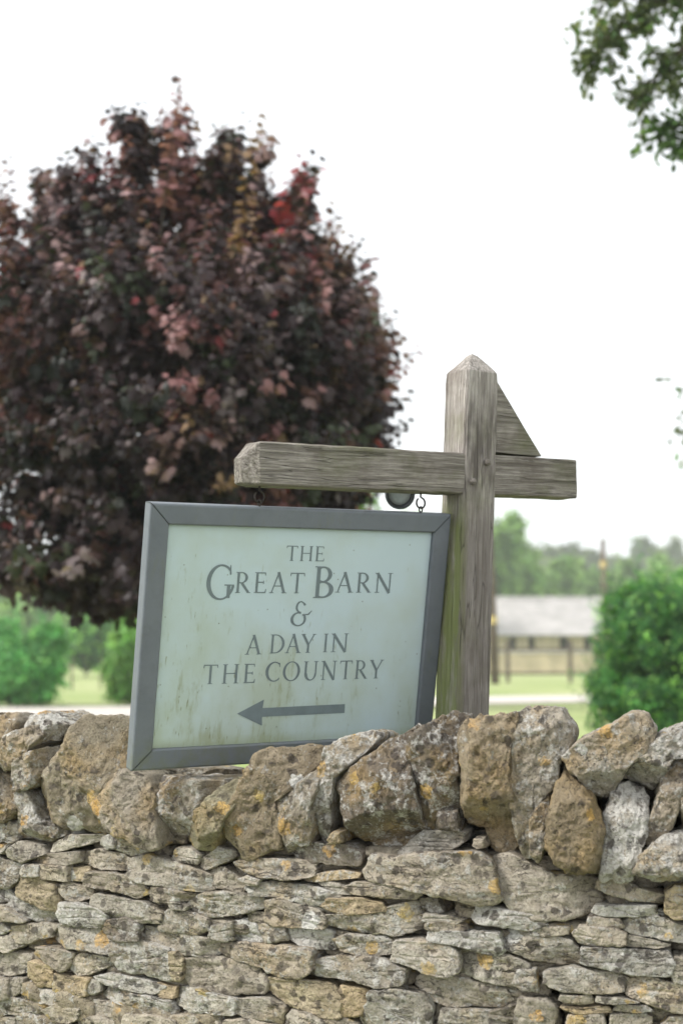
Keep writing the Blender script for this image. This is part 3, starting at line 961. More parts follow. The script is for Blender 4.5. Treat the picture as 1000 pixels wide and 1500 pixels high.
# algae: streaks that run down, thicker low and towards the hinge-free edge
stre = t.noise(t.mapping(v, (48, 1, 10)), 1, 6, .68)
stre2 = t.noise(t.mapping(v, (120, 1, 26)), 1, 4, .6)
film = t.noise(v, 5, 6, .6)
low = t.rng(sep.outputs[2], .12, -.30, 0, 1)
leftw = t.rng(sep.outputs[0], .25, -.40, 0, 1)
amt = t.math('MULTIPLY', t.math('ADD', t.math('MULTIPLY', low, .62), t.math('MULTIPLY', leftw, .36)), t.rng(t.noise(t.mapping(v, (9, 1, 5)), 1, 3), .35, .65, .45, 1.25))
c = t.mix(t.rng(film, .3, .7), (.468, .578, .602), (.503, .608, .628))
filmf = t.math('MULTIPLY', t.rng(t.math('ADD', film, t.math('MULTIPLY', amt, .5)), .50, .95, 0, 1), .72)
c = t.mix(filmf, c, (.36, .42, .31))
thr = t.math('SUBTRACT', .665, t.math('MULTIPLY', amt, .22))
sf = t.rng(t.math('SUBTRACT', stre, thr), 0, .13, 0, .5)
c = t.mix(sf, c, (.25, .27, .14))
sf2 = t.rng(t.math('SUBTRACT', stre2, t.math('SUBTRACT', .70, t.math('MULTIPLY', amt, .12))), 0, .05, 0, .65)
c = t.mix(sf2, c, (.17, .175, .08))
edge = t.rng(sep.outputs[2], -.255, -.282, 0, .55)
c = t.mix(t.math('MULTIPLY', edge, t.rng(film, .3, .6, .4, 1)), c, (.30, .34, .20))
spk = t.voro(v, 75)
sk = t.new('ShaderNodeSeparateColor'); t.put(sk.inputs[0], spk.outputs['Color'])
c = t.mix(t.math('MULTIPLY', t.rng(spk.outputs['Distance'], .10, .16, .8, 0), t.rng(sk.outputs[0], .93, .94)), c, (.12, .12, .07))
M_BOARD = t.set(c, .35, .4)
M_LETTER = mat_plain('grey_letter_vinyl', (.155, .195, .205), .45, .10, 30, .35)

# panel
iw, ih = SW / 2 - SB, SH / 2 - SB
Vp, Fp = box(-iw - .01, iw + .01, SREC, SREC + .012, -ih - .01, ih + .01)
panel = make_obj('panel', mesh(Vp, Fp), M_BOARD, SIGN, MS)


# frame rails: mitred, profiled
def rail(L, inner, flip):
    """profile (u out from inner edge, y): along local x from -L/2..L/2 with 45 degree mitres"""
    g = .0009
    prof = [(0, SREC + .004), (0, .003), (.0025, .0008), (.004, 0), (SB - .006, 0), (SB - .002, .0015), (SB, .005), (SB, .036), (0.0, .036)]
    V, F = [], []
    for s in (-1, 1):
        for u, y in prof: V.append((s * (inner + u - g), y, u))
    n = len(prof)
    for k in range(n): F.append((k, (k + 1) % n, n + (k + 1) % n, n + k))
    F.append(tuple(range(n))[::-1]); F.append(tuple(n + k for k in range(n)))
    return V, F


for name, a, inner, offs in (('frame_rail', 0, iw, ih), ('frame_rail', 180, iw, ih), ('frame_stile', 90, ih, iw), ('frame_stile', -90, ih, iw)):
    Vp, Fp = rail(0, inner, 0)
    rm = Matrix.Rotation(R(a), 4, 'Y')
    off = rm @ Vector((0, 0, offs))
    make_obj(name, mesh([tuple(rm @ Vector(q) + off) for q in Vp], Fp), M_FRAME, SIGN, MS)
# eyes screwed into the top rail, linked to the hooks
for hx in (-.492, -.006):
    hw = BEAM_O + (ROT_BEAM @ Vector((hx, .045, -BH - .0445)))
    loc = MS.inverted() @ hw
    c0 = Vector((loc.x, loc.y, SH / 2 + .0085))
    pts = [c0 + Vector((0, .0075 * math.cos(R(a)), .0075 * math.sin(R(a)))) for a in np.linspace(-90, 268, 20)]
    Vp, Fp = join = tube([c0 + Vector((0, 0, -.02)), c0 + Vector((0, 0, -.0076))] + pts, .0021, 7)
    make_obj('eye_screw', mesh(Vp, Fp), M_IRON, SIGN, MS, smooth=True)


# ---- letters: implicit strokes -> marching squares
def g_seg(x0, y0, x1, y1, w0, w1=None):
    w1 = w0 if w1 is None else w1
    L = math.hypot(x1 - x0, y1 - y0); dx, dy = (x1 - x0) / L, (y1 - y0) / L

    def f(x, y):
        u = (x - x0) * dx + (y - y0) * dy; v_ = (x - x0) * dy - (y - y0) * dx
        w = (w0 + (w1 - w0) * np.clip(u / L, 0, 1)) / 2
        return np.maximum(np.abs(v_) - w, np.maximum(-u, u - L))
    return f


def g_ring(cx, cy, rx, ry, tx, ty, ix=0., clip=None):
    """ellipse ring: outer rx,ry; inner rx-tx, ry-ty shifted ix; clip(x,y)<0 keeps"""
    def f(x, y):
        o_ = (np.hypot((x - cx) / rx, (y - cy) / ry) - 1) * min(rx, ry)
        a, b = rx - tx, ry - ty
        i_ = (np.hypot((x - cx - ix) / a, (y - cy) / b) - 1) * min(a, b)
        r = np.maximum(o_, -i_)
        return np.maximum(r, clip(x, y)) if clip else r
    return f


ST, TH, SF = .102, .052, .034


def vserif(x, y, h=.115, up=True):
    s = 1 if up else -1
    return [g_seg(x - h, y + s * SF / 2, x + h, y + s * SF / 2, SF), g_seg(x, y, x, y + s * .07, ST * 1.5, ST * .9)]


def stem(x, w=ST, y0=0., y1=1., s0=True, s1=True, h=.115):
    r = [g_seg(x, y0, x, y1, w)]
    if s0: r.append(g_seg(x - h, y0 + SF / 2, x + h, y0 + SF / 2, SF))
    if s1: r.append(g_seg(x - h, y1 - SF / 2, x + h, y1 - SF / 2, SF))
    return r


def tick(x, y, dx, dy, w=.05): return [g_seg(x, y, x + dx, y + dy, w, w * .6)]


GL = {
    'T': (.68, stem(.34, s1=False) + [g_seg(.02, .972, .66, .972, TH)] + tick(.045, .99, -.02, -.17) + tick(.635, .99, .02, -.17)),
    'H': (.80, stem(.14) + stem(.66) + [g_seg(.14, .52, .66, .52, TH)]),
    'E': (.58, stem(.14) + [g_seg(.14, .972, .50, .972, TH), g_seg(.14, .52, .44, .52, TH), g_seg(.14, .028, .54, .028, TH)]
          + tick(.485, .99, .02, -.15) + tick(.43, .43, 0, .18, .04) + tick(.525, .01, .03, .19)),
    'G': (.86, [g_ring(.45, .5, .43, .52, .105, .055, .02, lambda x, y: np.minimum(np.minimum(x - .56, y - .40), .885 - y)),
                g_seg(.70, .04, .70, .43, ST), g_seg(.56, .42, .86, .42, SF), g_seg(.715, 1.0, .73, .72, .03, .05),
                g_ring(.45, .5, .43, .52, .09, .06, .0, lambda x, y: np.maximum(.83 - y, x - .725))]),
    'R': (.68, stem(.14) + [g_ring(.27, .73, .28, .27, .115, TH, 0, lambda x, y: .20 - x), g_seg(.14, .972, .28, .972, TH), g_seg(.14, .488, .30, .488, TH),
                            g_seg(.29, .49, .60, .03, .115, .105), g_seg(.53, .018, .70, .018, SF)]),
    'A': (.74, [g_seg(.08, 0, .37, 1.0, .05, .06), g_seg(.35, 1.02, .655, 0, .125, .115), g_seg(.16, .345, .55, .345, TH * .9),
                g_seg(-.02, SF / 2, .19, SF / 2, SF), g_seg(.53, SF / 2, .78, SF / 2, SF)]),
    'B': (.64, stem(.14) + [g_ring(.27, .745, .25, .255, .11, TH, 0, lambda x, y: .20 - x), g_ring(.28, .265, .31, .265, .12, TH, 0, lambda x, y: .20 - x),
                            g_seg(.14, .972, .28, .972, TH), g_seg(.14, .51, .29, .51, TH), g_seg(.14, .028, .29, .028, TH)]),
    'N': (.84, stem(.14, .06, s1=False) + stem(.70, .06, s0=False) + [g_seg(.11, 1.0, .70, -.02, .125), g_seg(.0, 1 - SF / 2, .17, 1 - SF / 2, SF)]),
    'D': (.78, stem(.14) + [g_ring(.27, .5, .47, .5, .125, TH, 0, lambda x, y: .20 - x), g_seg(.14, .972, .28, .972, TH), g_seg(.14, .028, .28, .028, TH)]),
    'Y': (.70, [g_seg(.07, 1, .36, .44, .12), g_seg(.64, 1, .37, .44, .055), g_seg(.36, 0, .36, .48, ST), g_seg(.24, SF / 2, .48, SF / 2, SF),
                g_seg(-.03, 1 - SF / 2, .20, 1 - SF / 2, SF), g_seg(.54, 1 - SF / 2, .74, 1 - SF / 2, SF)]),
    'I': (.28, stem(.14)),
    'C': (.74, [g_ring(.45, .5, .43, .52, .125, .06, .02, lambda x, y: x - .60),
                g_ring(.45, .5, .43, .52, .09, .06, .0, lambda x, y: np.maximum(x - .72, np.minimum(.80 - y, y - .20)))] + tick(.695, .95, .02, -.22, .045)),
    'O': (.90, [g_ring(.45, .5, .43, .52, .125, .055, 0)]),
    'U': (.80, stem(.15, ST, .34, 1., False) + stem(.66, .06, .34, 1., False)
          + [g_ring(.3905, .36, .3, .38, .115, .065, .03, lambda x, y: y - .36)]),
    '&': (.92, [g_ring(.42, .77, .21, .24, .075, .05, .01, lambda x, y: np.minimum(x - .46, .84 - y)),
                g_ring(.36, .27, .34, .29, .11, .055, .01, lambda x, y: np.minimum(x - .46, y - .38)),
                g_seg(.34, .545, .46, .545, .055), g_seg(.52, .44, .80, .47, .07, .05), g_seg(.79, .47, .93, .62, .06, .035), g_seg(.60, .44, .66, .36, .07),
                g_seg(.55, .93, .62, .84, .075, .09)]),
}


def glyph_mesh(ch, x0, y0, w, h, y):
    adv, prims = GL[ch]
    res = 64 if ch in 'GB&' else 52
    nx_, ny_ = int(res * 1.25), int(res * 1.25)
    xs_ = np.linspace(-.09, adv + .09, nx_); ys_ = np.linspace(-.09, 1.09, ny_)
    XX, YY = np.meshgrid(xs_, ys_)
    f = np.min([p(XX, YY) for p in prims], 0)
    f = np.where(np.abs(f) < 1e-6, 1e-6, f)
    V, F, cache = [], [], {}

    def corner(j, i):
        k = ('c', j, i)
        if k not in cache:
            cache[k] = len(V); V.append((XX[j, i], YY[j, i]))
        return cache[k]

    def cross(j, i, j2, i2):
        k = ('e',) + tuple(sorted(((j, i), (j2, i2))))
        if k not in cache:
            a, b = f[j, i], f[j2, i2]; s = a / (a - b)
            cache[k] = len(V); V.append((XX[j, i] + s * (XX[j2, i2] - XX[j, i]), YY[j, i] + s * (YY[j2, i2] - YY[j, i])))
        return cache[k]
    neg = f < 0
    for j in range(ny_ - 1):
        for i in range(nx_ - 1):
            cs = [(j, i), (j, i + 1), (j + 1, i + 1), (j + 1, i)]
            s = [neg[c] for c in cs]
            if not any(s): continue
            poly = []
            for k in range(4):
                a, b = cs[k], cs[(k + 1) % 4]
                if s[k]: poly.append(corner(*a))
                if s[k] != s[(k + 1) % 4]: poly.append(cross(*a, *b))
            if len(poly) >= 3: F.append(tuple(poly))
    return mesh([(x0 + a / adv * w, y, y0 + b * h) for a, b in V], F)


def set_line(text, x0, x1, y0, y1, gap=.10):
    advs = [GL[c_][0] for c_ in text]
    h = y1 - y0
    tot = sum(advs) + gap * (len(text) - 1)
    k = (x1 - x0) / tot
    x = x0
    for c_, a in zip(text, advs):
        make_obj('letter', glyph_mesh(c_, x, y0, a * k, h, SREC - .0008), M_LETTER, panel, None)
        x += (a + gap) * k


for args in (('THE', -.0532, .0599, .1953, .2345), ('G', -.2721, -.1937, .0942, .1817), ('REAT', -.1917, .0075, .1110, .1645, .14),
             ('B', .0325, .0999, .0986, .1822), ('ARN', .1014, .2761, .1136, .1671, .14), ('&', -.0265, .0347, .0255, .0898),
             ('A', -.1476, -.1033, -.0479, .0020), ('DAY', -.0800, .0530, -.0461, .0034, .03), ('I', .0772, .0927, -.0454, .0040), ('N', .1000, .1552, -.0454, .0040),
             ('THE', -.2611, -.1132, -.1219, -.0721, .18), ('COUNTRY', -.0865, .2675, -.1195, -.0690, .12)):
    set_line(*args)
arrow = [(-.1572, -.2009), (-.0832, -.2355), (-.0853, -.2121), (.1600, -.2110), (.1595, -.1868), (-.0854, -.1888), (-.0832, -.1665)]
make_obj('arrow', mesh([(x, SREC - .0008, z) for x, z in arrow], [(0, 1, 2), (0, 2, 5), (0, 5, 6), (2, 3, 4, 5)]), M_LETTER, panel, None)

# ------------------------------------------------------------------ flood lamp behind the arm
LAMP_C = Vector((.160, 3.935, 1.816))
LAMP = empty('flood_lamp', tuple(LAMP_C), 'small round dark grey lamp fixed behind the arm above the sign', 'lamp')
M_LAMP = mat_plain('dark_grey_lamp_metal', (.07, .075, .085), .4, .1, 40, .5, .3)
t = NT('lamp_lens')
M_LENS = t.set(t.mix(t.rng(t.noise(t.coords(), 60, 3), .3, .7), (.48, .50, .52), (.62, .64, .65)), .12, .6)
dirv = Vector((.10, -.92, -.26)).normalized()
ml = Matrix.Translation(LAMP_C) @ dirv.to_track_quat('Z', 'Y').to_matrix().to_4x4()


def lathe(prof, n=28):
    V, F = [], []
    for r_, z in prof:
        for k in range(n):
            V.append((r_ * math.cos(2 * math.pi * k / n), r_ * math.sin(2 * math.pi * k / n), z))
    for i in range(len(prof) - 1):
        for k in range(n):
            F.append((i * n + k, i * n + (k + 1) % n, (i + 1) * n + (k + 1) % n, (i + 1) * n + k))
    return V, F


make_obj('lamp_body', mesh(*lathe([(.001, -.075), (.024, -.075), (.028, -.06), (.033, -.02), (.041, .004), (.0415, .018), (.0395, .0205), (.033, .0205), (.0325, .010), (.030, .004)])), M_LAMP, LAMP, ml, smooth=True)
make_obj('lens', mesh(*lathe([(.0318, .006), (.026, .0085), (.016, .0105), (.0005, .011)])), M_LENS, LAMP, ml, smooth=True)
make_obj('bezel', mesh(*lathe([(.0345, .0195), (.0400, .0195), (.0405, .023), (.0385, .0245), (.0350, .0235), (.0345, .0195)])), M_LAMP, LAMP, ml, smooth=True)
bb = BEAM_O + (ROT_BEAM @ Vector((-.035, BY1 - .002, .02)))
make_obj('bracket', mesh(*tube([bb, bb + Vector((-.01, .02, .005)), LAMP_C + Vector((0, .035, .035)), LAMP_C + Vector((0, .045, .01))], .008, 8)), M_LAMP, LAMP, Matrix.Identity(4), smooth=True)


# ------------------------------------------------------------------ foliage
def unit(v):
    return v / (np.linalg.norm(v, axis=1, keepdims=True) + 1e-9)


T_MAPLE = (np.array([(0, .28, .02), (0, -.02, 0), (.40, -.04, -.13), (.30, .16, -.09), (.56, .34, -.20), (.35, .44, -.12), (.38, .68, -.20), (.16, .60, -.07), (0, 1.0, -.18),
                     (-.16, .60, -.07), (-.38, .68, -.20), (-.35, .44, -.12), (-.56, .34, -.20), (-.30, .16, -.09), (-.40, -.04, -.13)]),
           np.array([(0, i, i + 1) for i in range(1, 14)] + [(0, 14, 1)]))
T_OVAL = (np.array([(0, 0, 0), (.26, .32, -.08), (.22, .72, -.10), (0, 1, -.12), (-.22, .72, -.10), (-.26, .32, -.08)]),
          np.array([(0, 1, 2, 3), (0, 3, 4, 5)]))
T_SPRAY = (np.array([(0, 0, 0), (.42, .38, -.12), (.30, .80, .05), (0, 1, -.15), (-.34, .70, .04), (-.44, .30, -.1)]), np.array([(0, 1, 2, 3), (0, 3, 4, 5)]))


def leaf_cloud(name, C, U, N, S, col, tmpl, mat, parent):
    T, F = tmpl
    U = unit(U); Sd = unit(np.cross(U, N)); N = np.cross(Sd, U)
    k = len(T)
    V = C[:, None, :] + S[:, None, None] * (T[None, :, 0, None] * Sd[:, None, :] + T[None, :, 1, None] * U[:, None, :] + T[None, :, 2, None] * N[:, None, :])
    FF = (np.arange(len(C)) * k)[:, None, None] + F[None]
    me = fast_mesh(V.reshape(-1, 3), FF.reshape(-1, F.shape[1]))
    a = me.color_attributes.new('Col', 'FLOAT_COLOR', 'POINT')
    cc = np.repeat(np.concatenate([col, np.ones((len(col), 1))], 1), k, 0).astype(np.float32)
    a.data.foreach_set('color', cc.ravel())
    return make_obj(name, me, mat, parent, Matrix.Identity(4))


def pick(r_, n, pal, w, jit=.18):
    i = r_.choice(len(pal), n, p=np.array(w) / sum(w))
    c_ = np.array(pal)[i]
    return np.clip(c_ * (1 + r_.normal(0, jit, (n, 1))), .003, 1)


def lobed_tree(name, label, cat, base, H, rx, z0, seed, n_lobe, n_leaf, size, pal, wts, group=None, trunk_r=.12, tmpl=T_SPRAY, mat=None, ry=None, lobe=.48, parts=True, droop=.3, skirt=False):
    """tapered trunk with limbs, and a crown of leaf faces spread over overlapping lobes. z0 = height where the crown starts"""
    r_ = np.random.default_rng(seed)
    root = empty(name, base, label, cat, group)
    B = np.array(base)
    cz_, rz = (H + z0) / 2, (H - z0) / 2
    ry = ry or rx
    d = unit(r_.normal(size=(n_lobe, 3)))
    rad = r_.uniform(.25, .72, (n_lobe, 1))
    lc = d * rad * (rx, ry, rz) + (0, 0, cz_)
    if skirt:
        zf = r_.uniform(.10, .80, n_lobe); an = r_.uniform(0, 6.28, n_lobe)
        rf = .66 * np.sqrt(r_.uniform(.15, 1, n_lobe)) * np.sqrt(np.clip(1 - ((zf - .38) / .60) ** 2, .05, 1))
        lc = np.stack([rf * np.cos(an) * rx, rf * np.sin(an) * ry, zf * H], 1)
        lobe = lobe * .82
    lr = lobe * r_.uniform(.6, 1.2, n_lobe)
    per = r_.choice(n_lobe, n_leaf, p=lr ** 2 / (lr ** 2).sum())
    dd = unit(r_.normal(size=(n_leaf, 3)) + (0, 0, .15))
    rr = r_.uniform(.35, 1, n_leaf) ** .45
    C_ = lc[per] + dd * (lr[per] * rr)[:, None] * (rx, ry, rz)
    # lumpy outline and gaps
    nz = fbm(C_ / (rx * .22), seed, 2)
    keep = (nz > -.28) & (C_[:, 2] > max(.05, z0 * .9))
    C_ = C_[keep]; dd = dd[keep]; per = per[keep]; n = len(C_)
    out = unit(C_ - (0, 0, cz_)) * .6 + dd * .5
    N_ = unit(out + (0, 0, .55) + r_.normal(0, .45, (n, 3)))
    U_ = np.cross(N_, r_.normal(size=(n, 3))) - (0, 0, droop)
    S_ = size * r_.uniform(.6, 1.25, n)
    lobe_c = r_.normal(1, .13, n_lobe)[per][:, None]
    col = pick(r_, n, pal, wts) * lobe_c
    # young sprigs that break the outline
    ns = max(40, n // 80)
    si = r_.integers(0, n, ns); tl = r_.uniform(.10, .38, ns) * rx
    k_ = 22
    ff = r_.random((ns, k_, 1))
    ax_ = unit(out[si] + (0, 0, .7) + r_.normal(0, .25, (ns, 3)))
    Cx = (C_[si][:, None, :] + ax_[:, None, :] * tl[:, None, None] * ff + r_.normal(0, size * .45, (ns, k_, 3))).reshape(-1, 3)
    okx = Cx[:, 2] > .05
    m2 = len(Cx)
    Nx = unit(np.repeat(ax_, k_, 0) * .4 + (0, 0, .5) + r_.normal(0, .5, (m2, 3)))
    Ux = np.cross(Nx, r_.normal(size=(m2, 3))) - (0, 0, droop * .5)
    cx_ = np.repeat(pick(r_, ns, pal, wts) * 1.25, k_, 0)
    C_ = np.concatenate([C_, Cx[okx]]); N_ = np.concatenate([N_, Nx[okx]]); U_ = np.concatenate([U_, Ux[okx]])
    S_ = np.concatenate([S_, size * r_.uniform(.5, .9, m2)[okx]]); col = np.concatenate([col, cx_[okx]])
    leaf_cloud('crown', C_ + B, U_, N_, S_, col, tmpl, mat or M_LEAF, root)
    tp = []
    top = z0 + (H - z0) * .75
    pts = [(0, 0, -.3)] + [(r_.normal(0, .03) * rx, r_.normal(0, .03) * rx, top * f) for f in (.15, .4, .7, 1)]
    tp.append(tube([Vector(p) + Vector(base) for p in pts], [trunk_r * q for q in (1.25, 1, .85, .6, .25)], 10))
    for i in range(min(n_lobe, 12)):
        s_ = np.array((0, 0, z0 * .7 + (top - z0) * r_.uniform(0, .6)))
        e_ = lc[i]
        m_ = s_ * .5 + e_ * .5 + (0, 0, -.06 * H)
        tp.append(tube([Vector(s_ + B), Vector(m_ + B), Vector(e_ + B)], [trunk_r * .45, trunk_r * .3, trunk_r * .1], 6))
    make_obj('trunk', join_parts(tp), M_BARK, root, Matrix.Identity(4), smooth=True)
    return root


# ---- purple maple behind the sign
def maple():
    r_ = np.random.default_rng(12)
    Y0 = 10.0
    X0 = -1.17
    base = (X0, Y0, tz(X0, Y0))
    root = empty('purple_maple_tree', base, 'round purple leaved maple with red young shoots behind the sign', 'tree')
    zc = 3.10
    rx, rz_up, rz_dn = 1.46, 0.98, 1.78
    Cs, Us, Ns, Ss, Cl = [], [], [], [], []
    twigs = []
    dark = [(.026, .016, .018), (.036, .021, .023), (.052, .034, .036), (.024, .027, .020), (.16, .125, .125), (.048, .058, .034)]  # purple leaf colours, darkened to carry the crown's inner shade; grey mauve imitates gloss
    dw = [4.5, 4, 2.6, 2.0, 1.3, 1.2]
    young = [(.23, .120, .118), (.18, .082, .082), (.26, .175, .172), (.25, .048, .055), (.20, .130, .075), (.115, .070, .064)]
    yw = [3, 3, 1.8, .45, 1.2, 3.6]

    def surf(d):
        k = rz_up if d[2] > 0 else rz_dn
        return np.array((d[0] * rx, d[1] * rx, d[2] * k))
    centre = np.array((X0, Y0, zc))

    def shoot(p, ax, L, nl, size, pal, w, jit=.2, base=None):
        ax = ax / np.linalg.norm(ax)
        side = np.cross(ax, r_.normal(size=3)); side /= np.linalg.norm(side)
        s2 = np.cross(ax, side)
        twigs.append((p, ax, L))
        cb = pick(r_, 1, pal, w, jit)[0] if base is None else base * (1 + r_.normal(0, .15))
        for i in range(nl):
            f = (i + .5) / nl
            a = (i % 2) * math.pi + (i // 2) * 1.57 + r_.normal(0, .3)
            o_ = side * math.cos(a) + s2 * math.sin(a)
            sz = size * (1.1 - .5 * f) * r_.uniform(.65, 1.2)
            Cs.append(p + ax * L * f + o_ * sz * .32 * r_.uniform(.3, 1.2))
            Us.append(o_ * 1.0 + ax * .25 + np.array((0, 0, -.85 + .6 * f)) + r_.normal(0, .25, 3))
            Ns.append(ax * .4 + np.array((0, -.25, .5)) + o_ * .25 + r_.normal(0, .42, 3))
            Ss.append(sz)
            q = pick(r_, 1, pal, w, jit)[0] if r_.random() < .16 else cb
            Cl.append(np.clip(q * (1 + r_.normal(0, .14)), .01, 1))

    def plume(tip, ax, L, rad, n, pal, w, lead=True, lsize=.105, taper=False):
        ax = ax / np.linalg.norm(ax)
        side = np.cross(ax, (0.3, 1, .1)); side /= np.linalg.norm(side); s2 = np.cross(ax, side)
        b0 = tip - ax * L
        tint = pick(r_, 1, pal, w, .1)[0]
        for i in range(n):
            f = r_.uniform(.02, .97)
            rr = rad * math.sqrt(max(.04, 1 - (2 * f - .9) ** 2)) * math.sqrt(r_.uniform(.25, 1))
            if taper: rr = rad * (1 - f) ** .6 * math.sqrt(r_.uniform(.1, 1))
            a = r_.uniform(0, 6.28)
            o_ = side * math.cos(a) + s2 * math.sin(a)
            shoot(b0 + ax * L * f + o_ * rr, ax * .8 + o_ * .55 + r_.normal(0, .15, 3), r_.uniform(.16, .28), int(r_.integers(8, 13)), lsize * r_.uniform(.85, 1.2), pal, w,
                  base=tint if r_.random() < .5 else None)
        if lead:
            shoot(tip - ax * .12, ax + r_.normal(0, .08, 3), r_.uniform(.30, .50), 17, .088, young + dark, yw + dw)
    # ascending branch plumes make up the crown
    for i in range(92):
        d = r_.normal(size=3); d /= np.linalg.norm(d)
        if d[1] > .25 and r_.random() < .7: d[1] *= -1
        nz = fbm(np.array([d * 2.1 + 5]), 3, 2)[0]
        tip = centre + surf(d) * ((.98 if d[2] < .35 else .90) + .22 * nz + r_.normal(0, .05))
        if tip[2] < 1.55: continue
        ax = d * np.array((.8, .8, .5)) + np.array((0, 0, .85 if d[2] > -.3 else .35))
        up = max(0, d[2])
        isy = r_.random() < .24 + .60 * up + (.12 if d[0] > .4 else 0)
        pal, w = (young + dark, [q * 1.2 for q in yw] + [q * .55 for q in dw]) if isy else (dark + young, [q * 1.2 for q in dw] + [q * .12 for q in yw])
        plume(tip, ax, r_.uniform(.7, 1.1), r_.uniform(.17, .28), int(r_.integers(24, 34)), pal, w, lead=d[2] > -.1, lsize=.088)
    # inner foliage that closes the crown
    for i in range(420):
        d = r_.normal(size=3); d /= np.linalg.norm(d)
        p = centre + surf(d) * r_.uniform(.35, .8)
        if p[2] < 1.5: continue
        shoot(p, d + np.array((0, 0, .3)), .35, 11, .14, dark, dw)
    # leaders standing above the crown
    for (px, zt, L) in ((-20, 4.28, .5), (-55, 4.1, .5), (42, 4.50, .5), (18, 4.36, .5), (76, 4.54, .5), (2, 4.22, .5), (-35, 3.95, .5), (56, 4.62, .45), (128, 4.66, .5), (258, 5.10, .70), (205, 4.96, .50), (190, 4.92, .45), (160, 4.68, .42), (312, 4.84, .60), (345, 4.82, .55), (383, 4.86, .70), (285, 4.66, .45), (232, 4.80, .5), (430, 4.50, .42), (452, 4.56, .52), (105, 4.66, .5),
                        (480, 4.2, .4), (505, 4.1, .42), (530, 3.95, .45), (545, 3.75, .38), (60, 4.40, .45), (110, 4.5, .38), (25, 4.12, .45), (140, 4.45, .35), (400, 4.4, .45), (555, 3.45, .3), (362, 4.55, .4), (85, 4.3, .4), (180, 4.5, .4), (548, 3.2, .3)):
        X = (px - 500) / 2083 * Y0
        zt += .06
        for q in range(3):
            p = np.array((X + r_.normal(0, .045), Y0 + r_.normal(0, .35), zt - L + r_.normal(0, .05) - .12 * q))
            lean = np.array(((X - X0) * .12 + r_.normal(0, .08), r_.normal(0, .1), 1))
            shoot(p - lean * .25, lean, L + .25, int((L + .25) * 50), .092, young + dark, [q_ * 1.1 for q_ in yw] + [q_ * .7 for q_ in dw])
        plume(np.array((X - (X - X0) * .04, Y0 + r_.normal(0, .25), zt - .10)), np.array(((X - X0) * .16, r_.normal(0, .1), 1)), L + .85, r_.uniform(.10, .17), 34, young + dark, [q_ * 1.1 for q_ in yw] + [q_ * .8 for q_ in dw], lead=False, taper=True)
    for i in range(12):
        d = r_.normal(size=3); d[2] = abs(d[2]) + .35; d[1] *= .7; d /= np.linalg.norm(d)
        p = centre + surf(d) * .93
        ax = np.array((d[0] * .35, d[1] * .35, 1)) + r_.normal(0, .1, 3)
        L = r_.uniform(.35, .72)
        shoot(p, ax, L, int(L * 32), .10, young + dark, yw + [q_ * .8 for q_ in dw])
    # low fringe
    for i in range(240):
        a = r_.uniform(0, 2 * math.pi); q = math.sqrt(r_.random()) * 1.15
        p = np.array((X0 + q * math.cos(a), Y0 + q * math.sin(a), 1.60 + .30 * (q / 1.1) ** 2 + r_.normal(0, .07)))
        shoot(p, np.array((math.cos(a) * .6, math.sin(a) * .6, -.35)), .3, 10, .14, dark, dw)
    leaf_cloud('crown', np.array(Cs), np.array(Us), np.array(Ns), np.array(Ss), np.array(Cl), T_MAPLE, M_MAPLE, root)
    tp = [tube([(X0, Y0, -.4), (X0, Y0, .6), (X0 + .02, Y0, 1.4), (X0, Y0 + .02, 2.4), (X0 + .02, Y0, 3.6), (X0 + .05, Y0, 4.4)], [.13, .10, .09, .075, .045, .015], 12)]
    for i in range(26):
        zb = r_.uniform(1.5, 3.4)
        d = r_.normal(size=3); d[2] = abs(d[2]) * .8 + .3; d /= np.linalg.norm(d)
        e = np.array((X0, Y0, zb)) + d * np.array((1.15, 1.15, 1.2))
        m_ = np.array((X0, Y0, zb)) * .5 + e * .5 + (0, 0, -.08)
        tp.append(tube([(X0, Y0, zb), tuple(m_), tuple(e)], [.03, .02, .007], 6))
    for (p, ax, L) in twigs[::2]:
        tp.append(tube([tuple(p - ax * L * .3), tuple(p + ax * L * .95)], [.0055, .002], 4, cap=False))
    make_obj('trunk', join_parts(tp), M_BARK, root, Matrix.Identity(4), smooth=True)


maple()

G_MID = [(.095, .31, .085), (.13, .37, .10), (.070, .235, .065), (.20, .43, .13)]
G_DARK = [(.042, .155, .036), (.066, .215, .048), (.022, .085, .025), (.23, .46, .10)]
G_PALE = [(.17, .30, .085), (.22, .36, .11), (.13, .24, .07), (.27, .41, .14)]
G_BRIGHT = [(.12, .28, .060), (.16, .33, .075), (.085, .21, .045), (.21, .37, .10)]
G_OAK = [(.105, .135, .065), (.085, .115, .055), (.14, .17, .08), (.09, .165, .06)]


def at(px, Y): return (px - 500) / 2083 * Y


def zat(py, Y): return 1.5 + (890 - py) / 2083 * Y


def shrub(name, label, cat, px, Y, top, half, seed, pal, w, size, n, nl=14, z0=.05, group=None, lobe=.45, tr=.05, tmpl=T_OVAL, skirt=None):
    X = at(px, Y); zb = tz(X, Y)
    H = zat(top, Y) - zb
    return lobed_tree(name, label, cat, (X, Y, zb), H, half * Y / 2083, z0 * H, seed, nl, n, size, pal, w, group, tr, tmpl, lobe=lobe, skirt=(z0 < .1) if skirt is None else skirt)


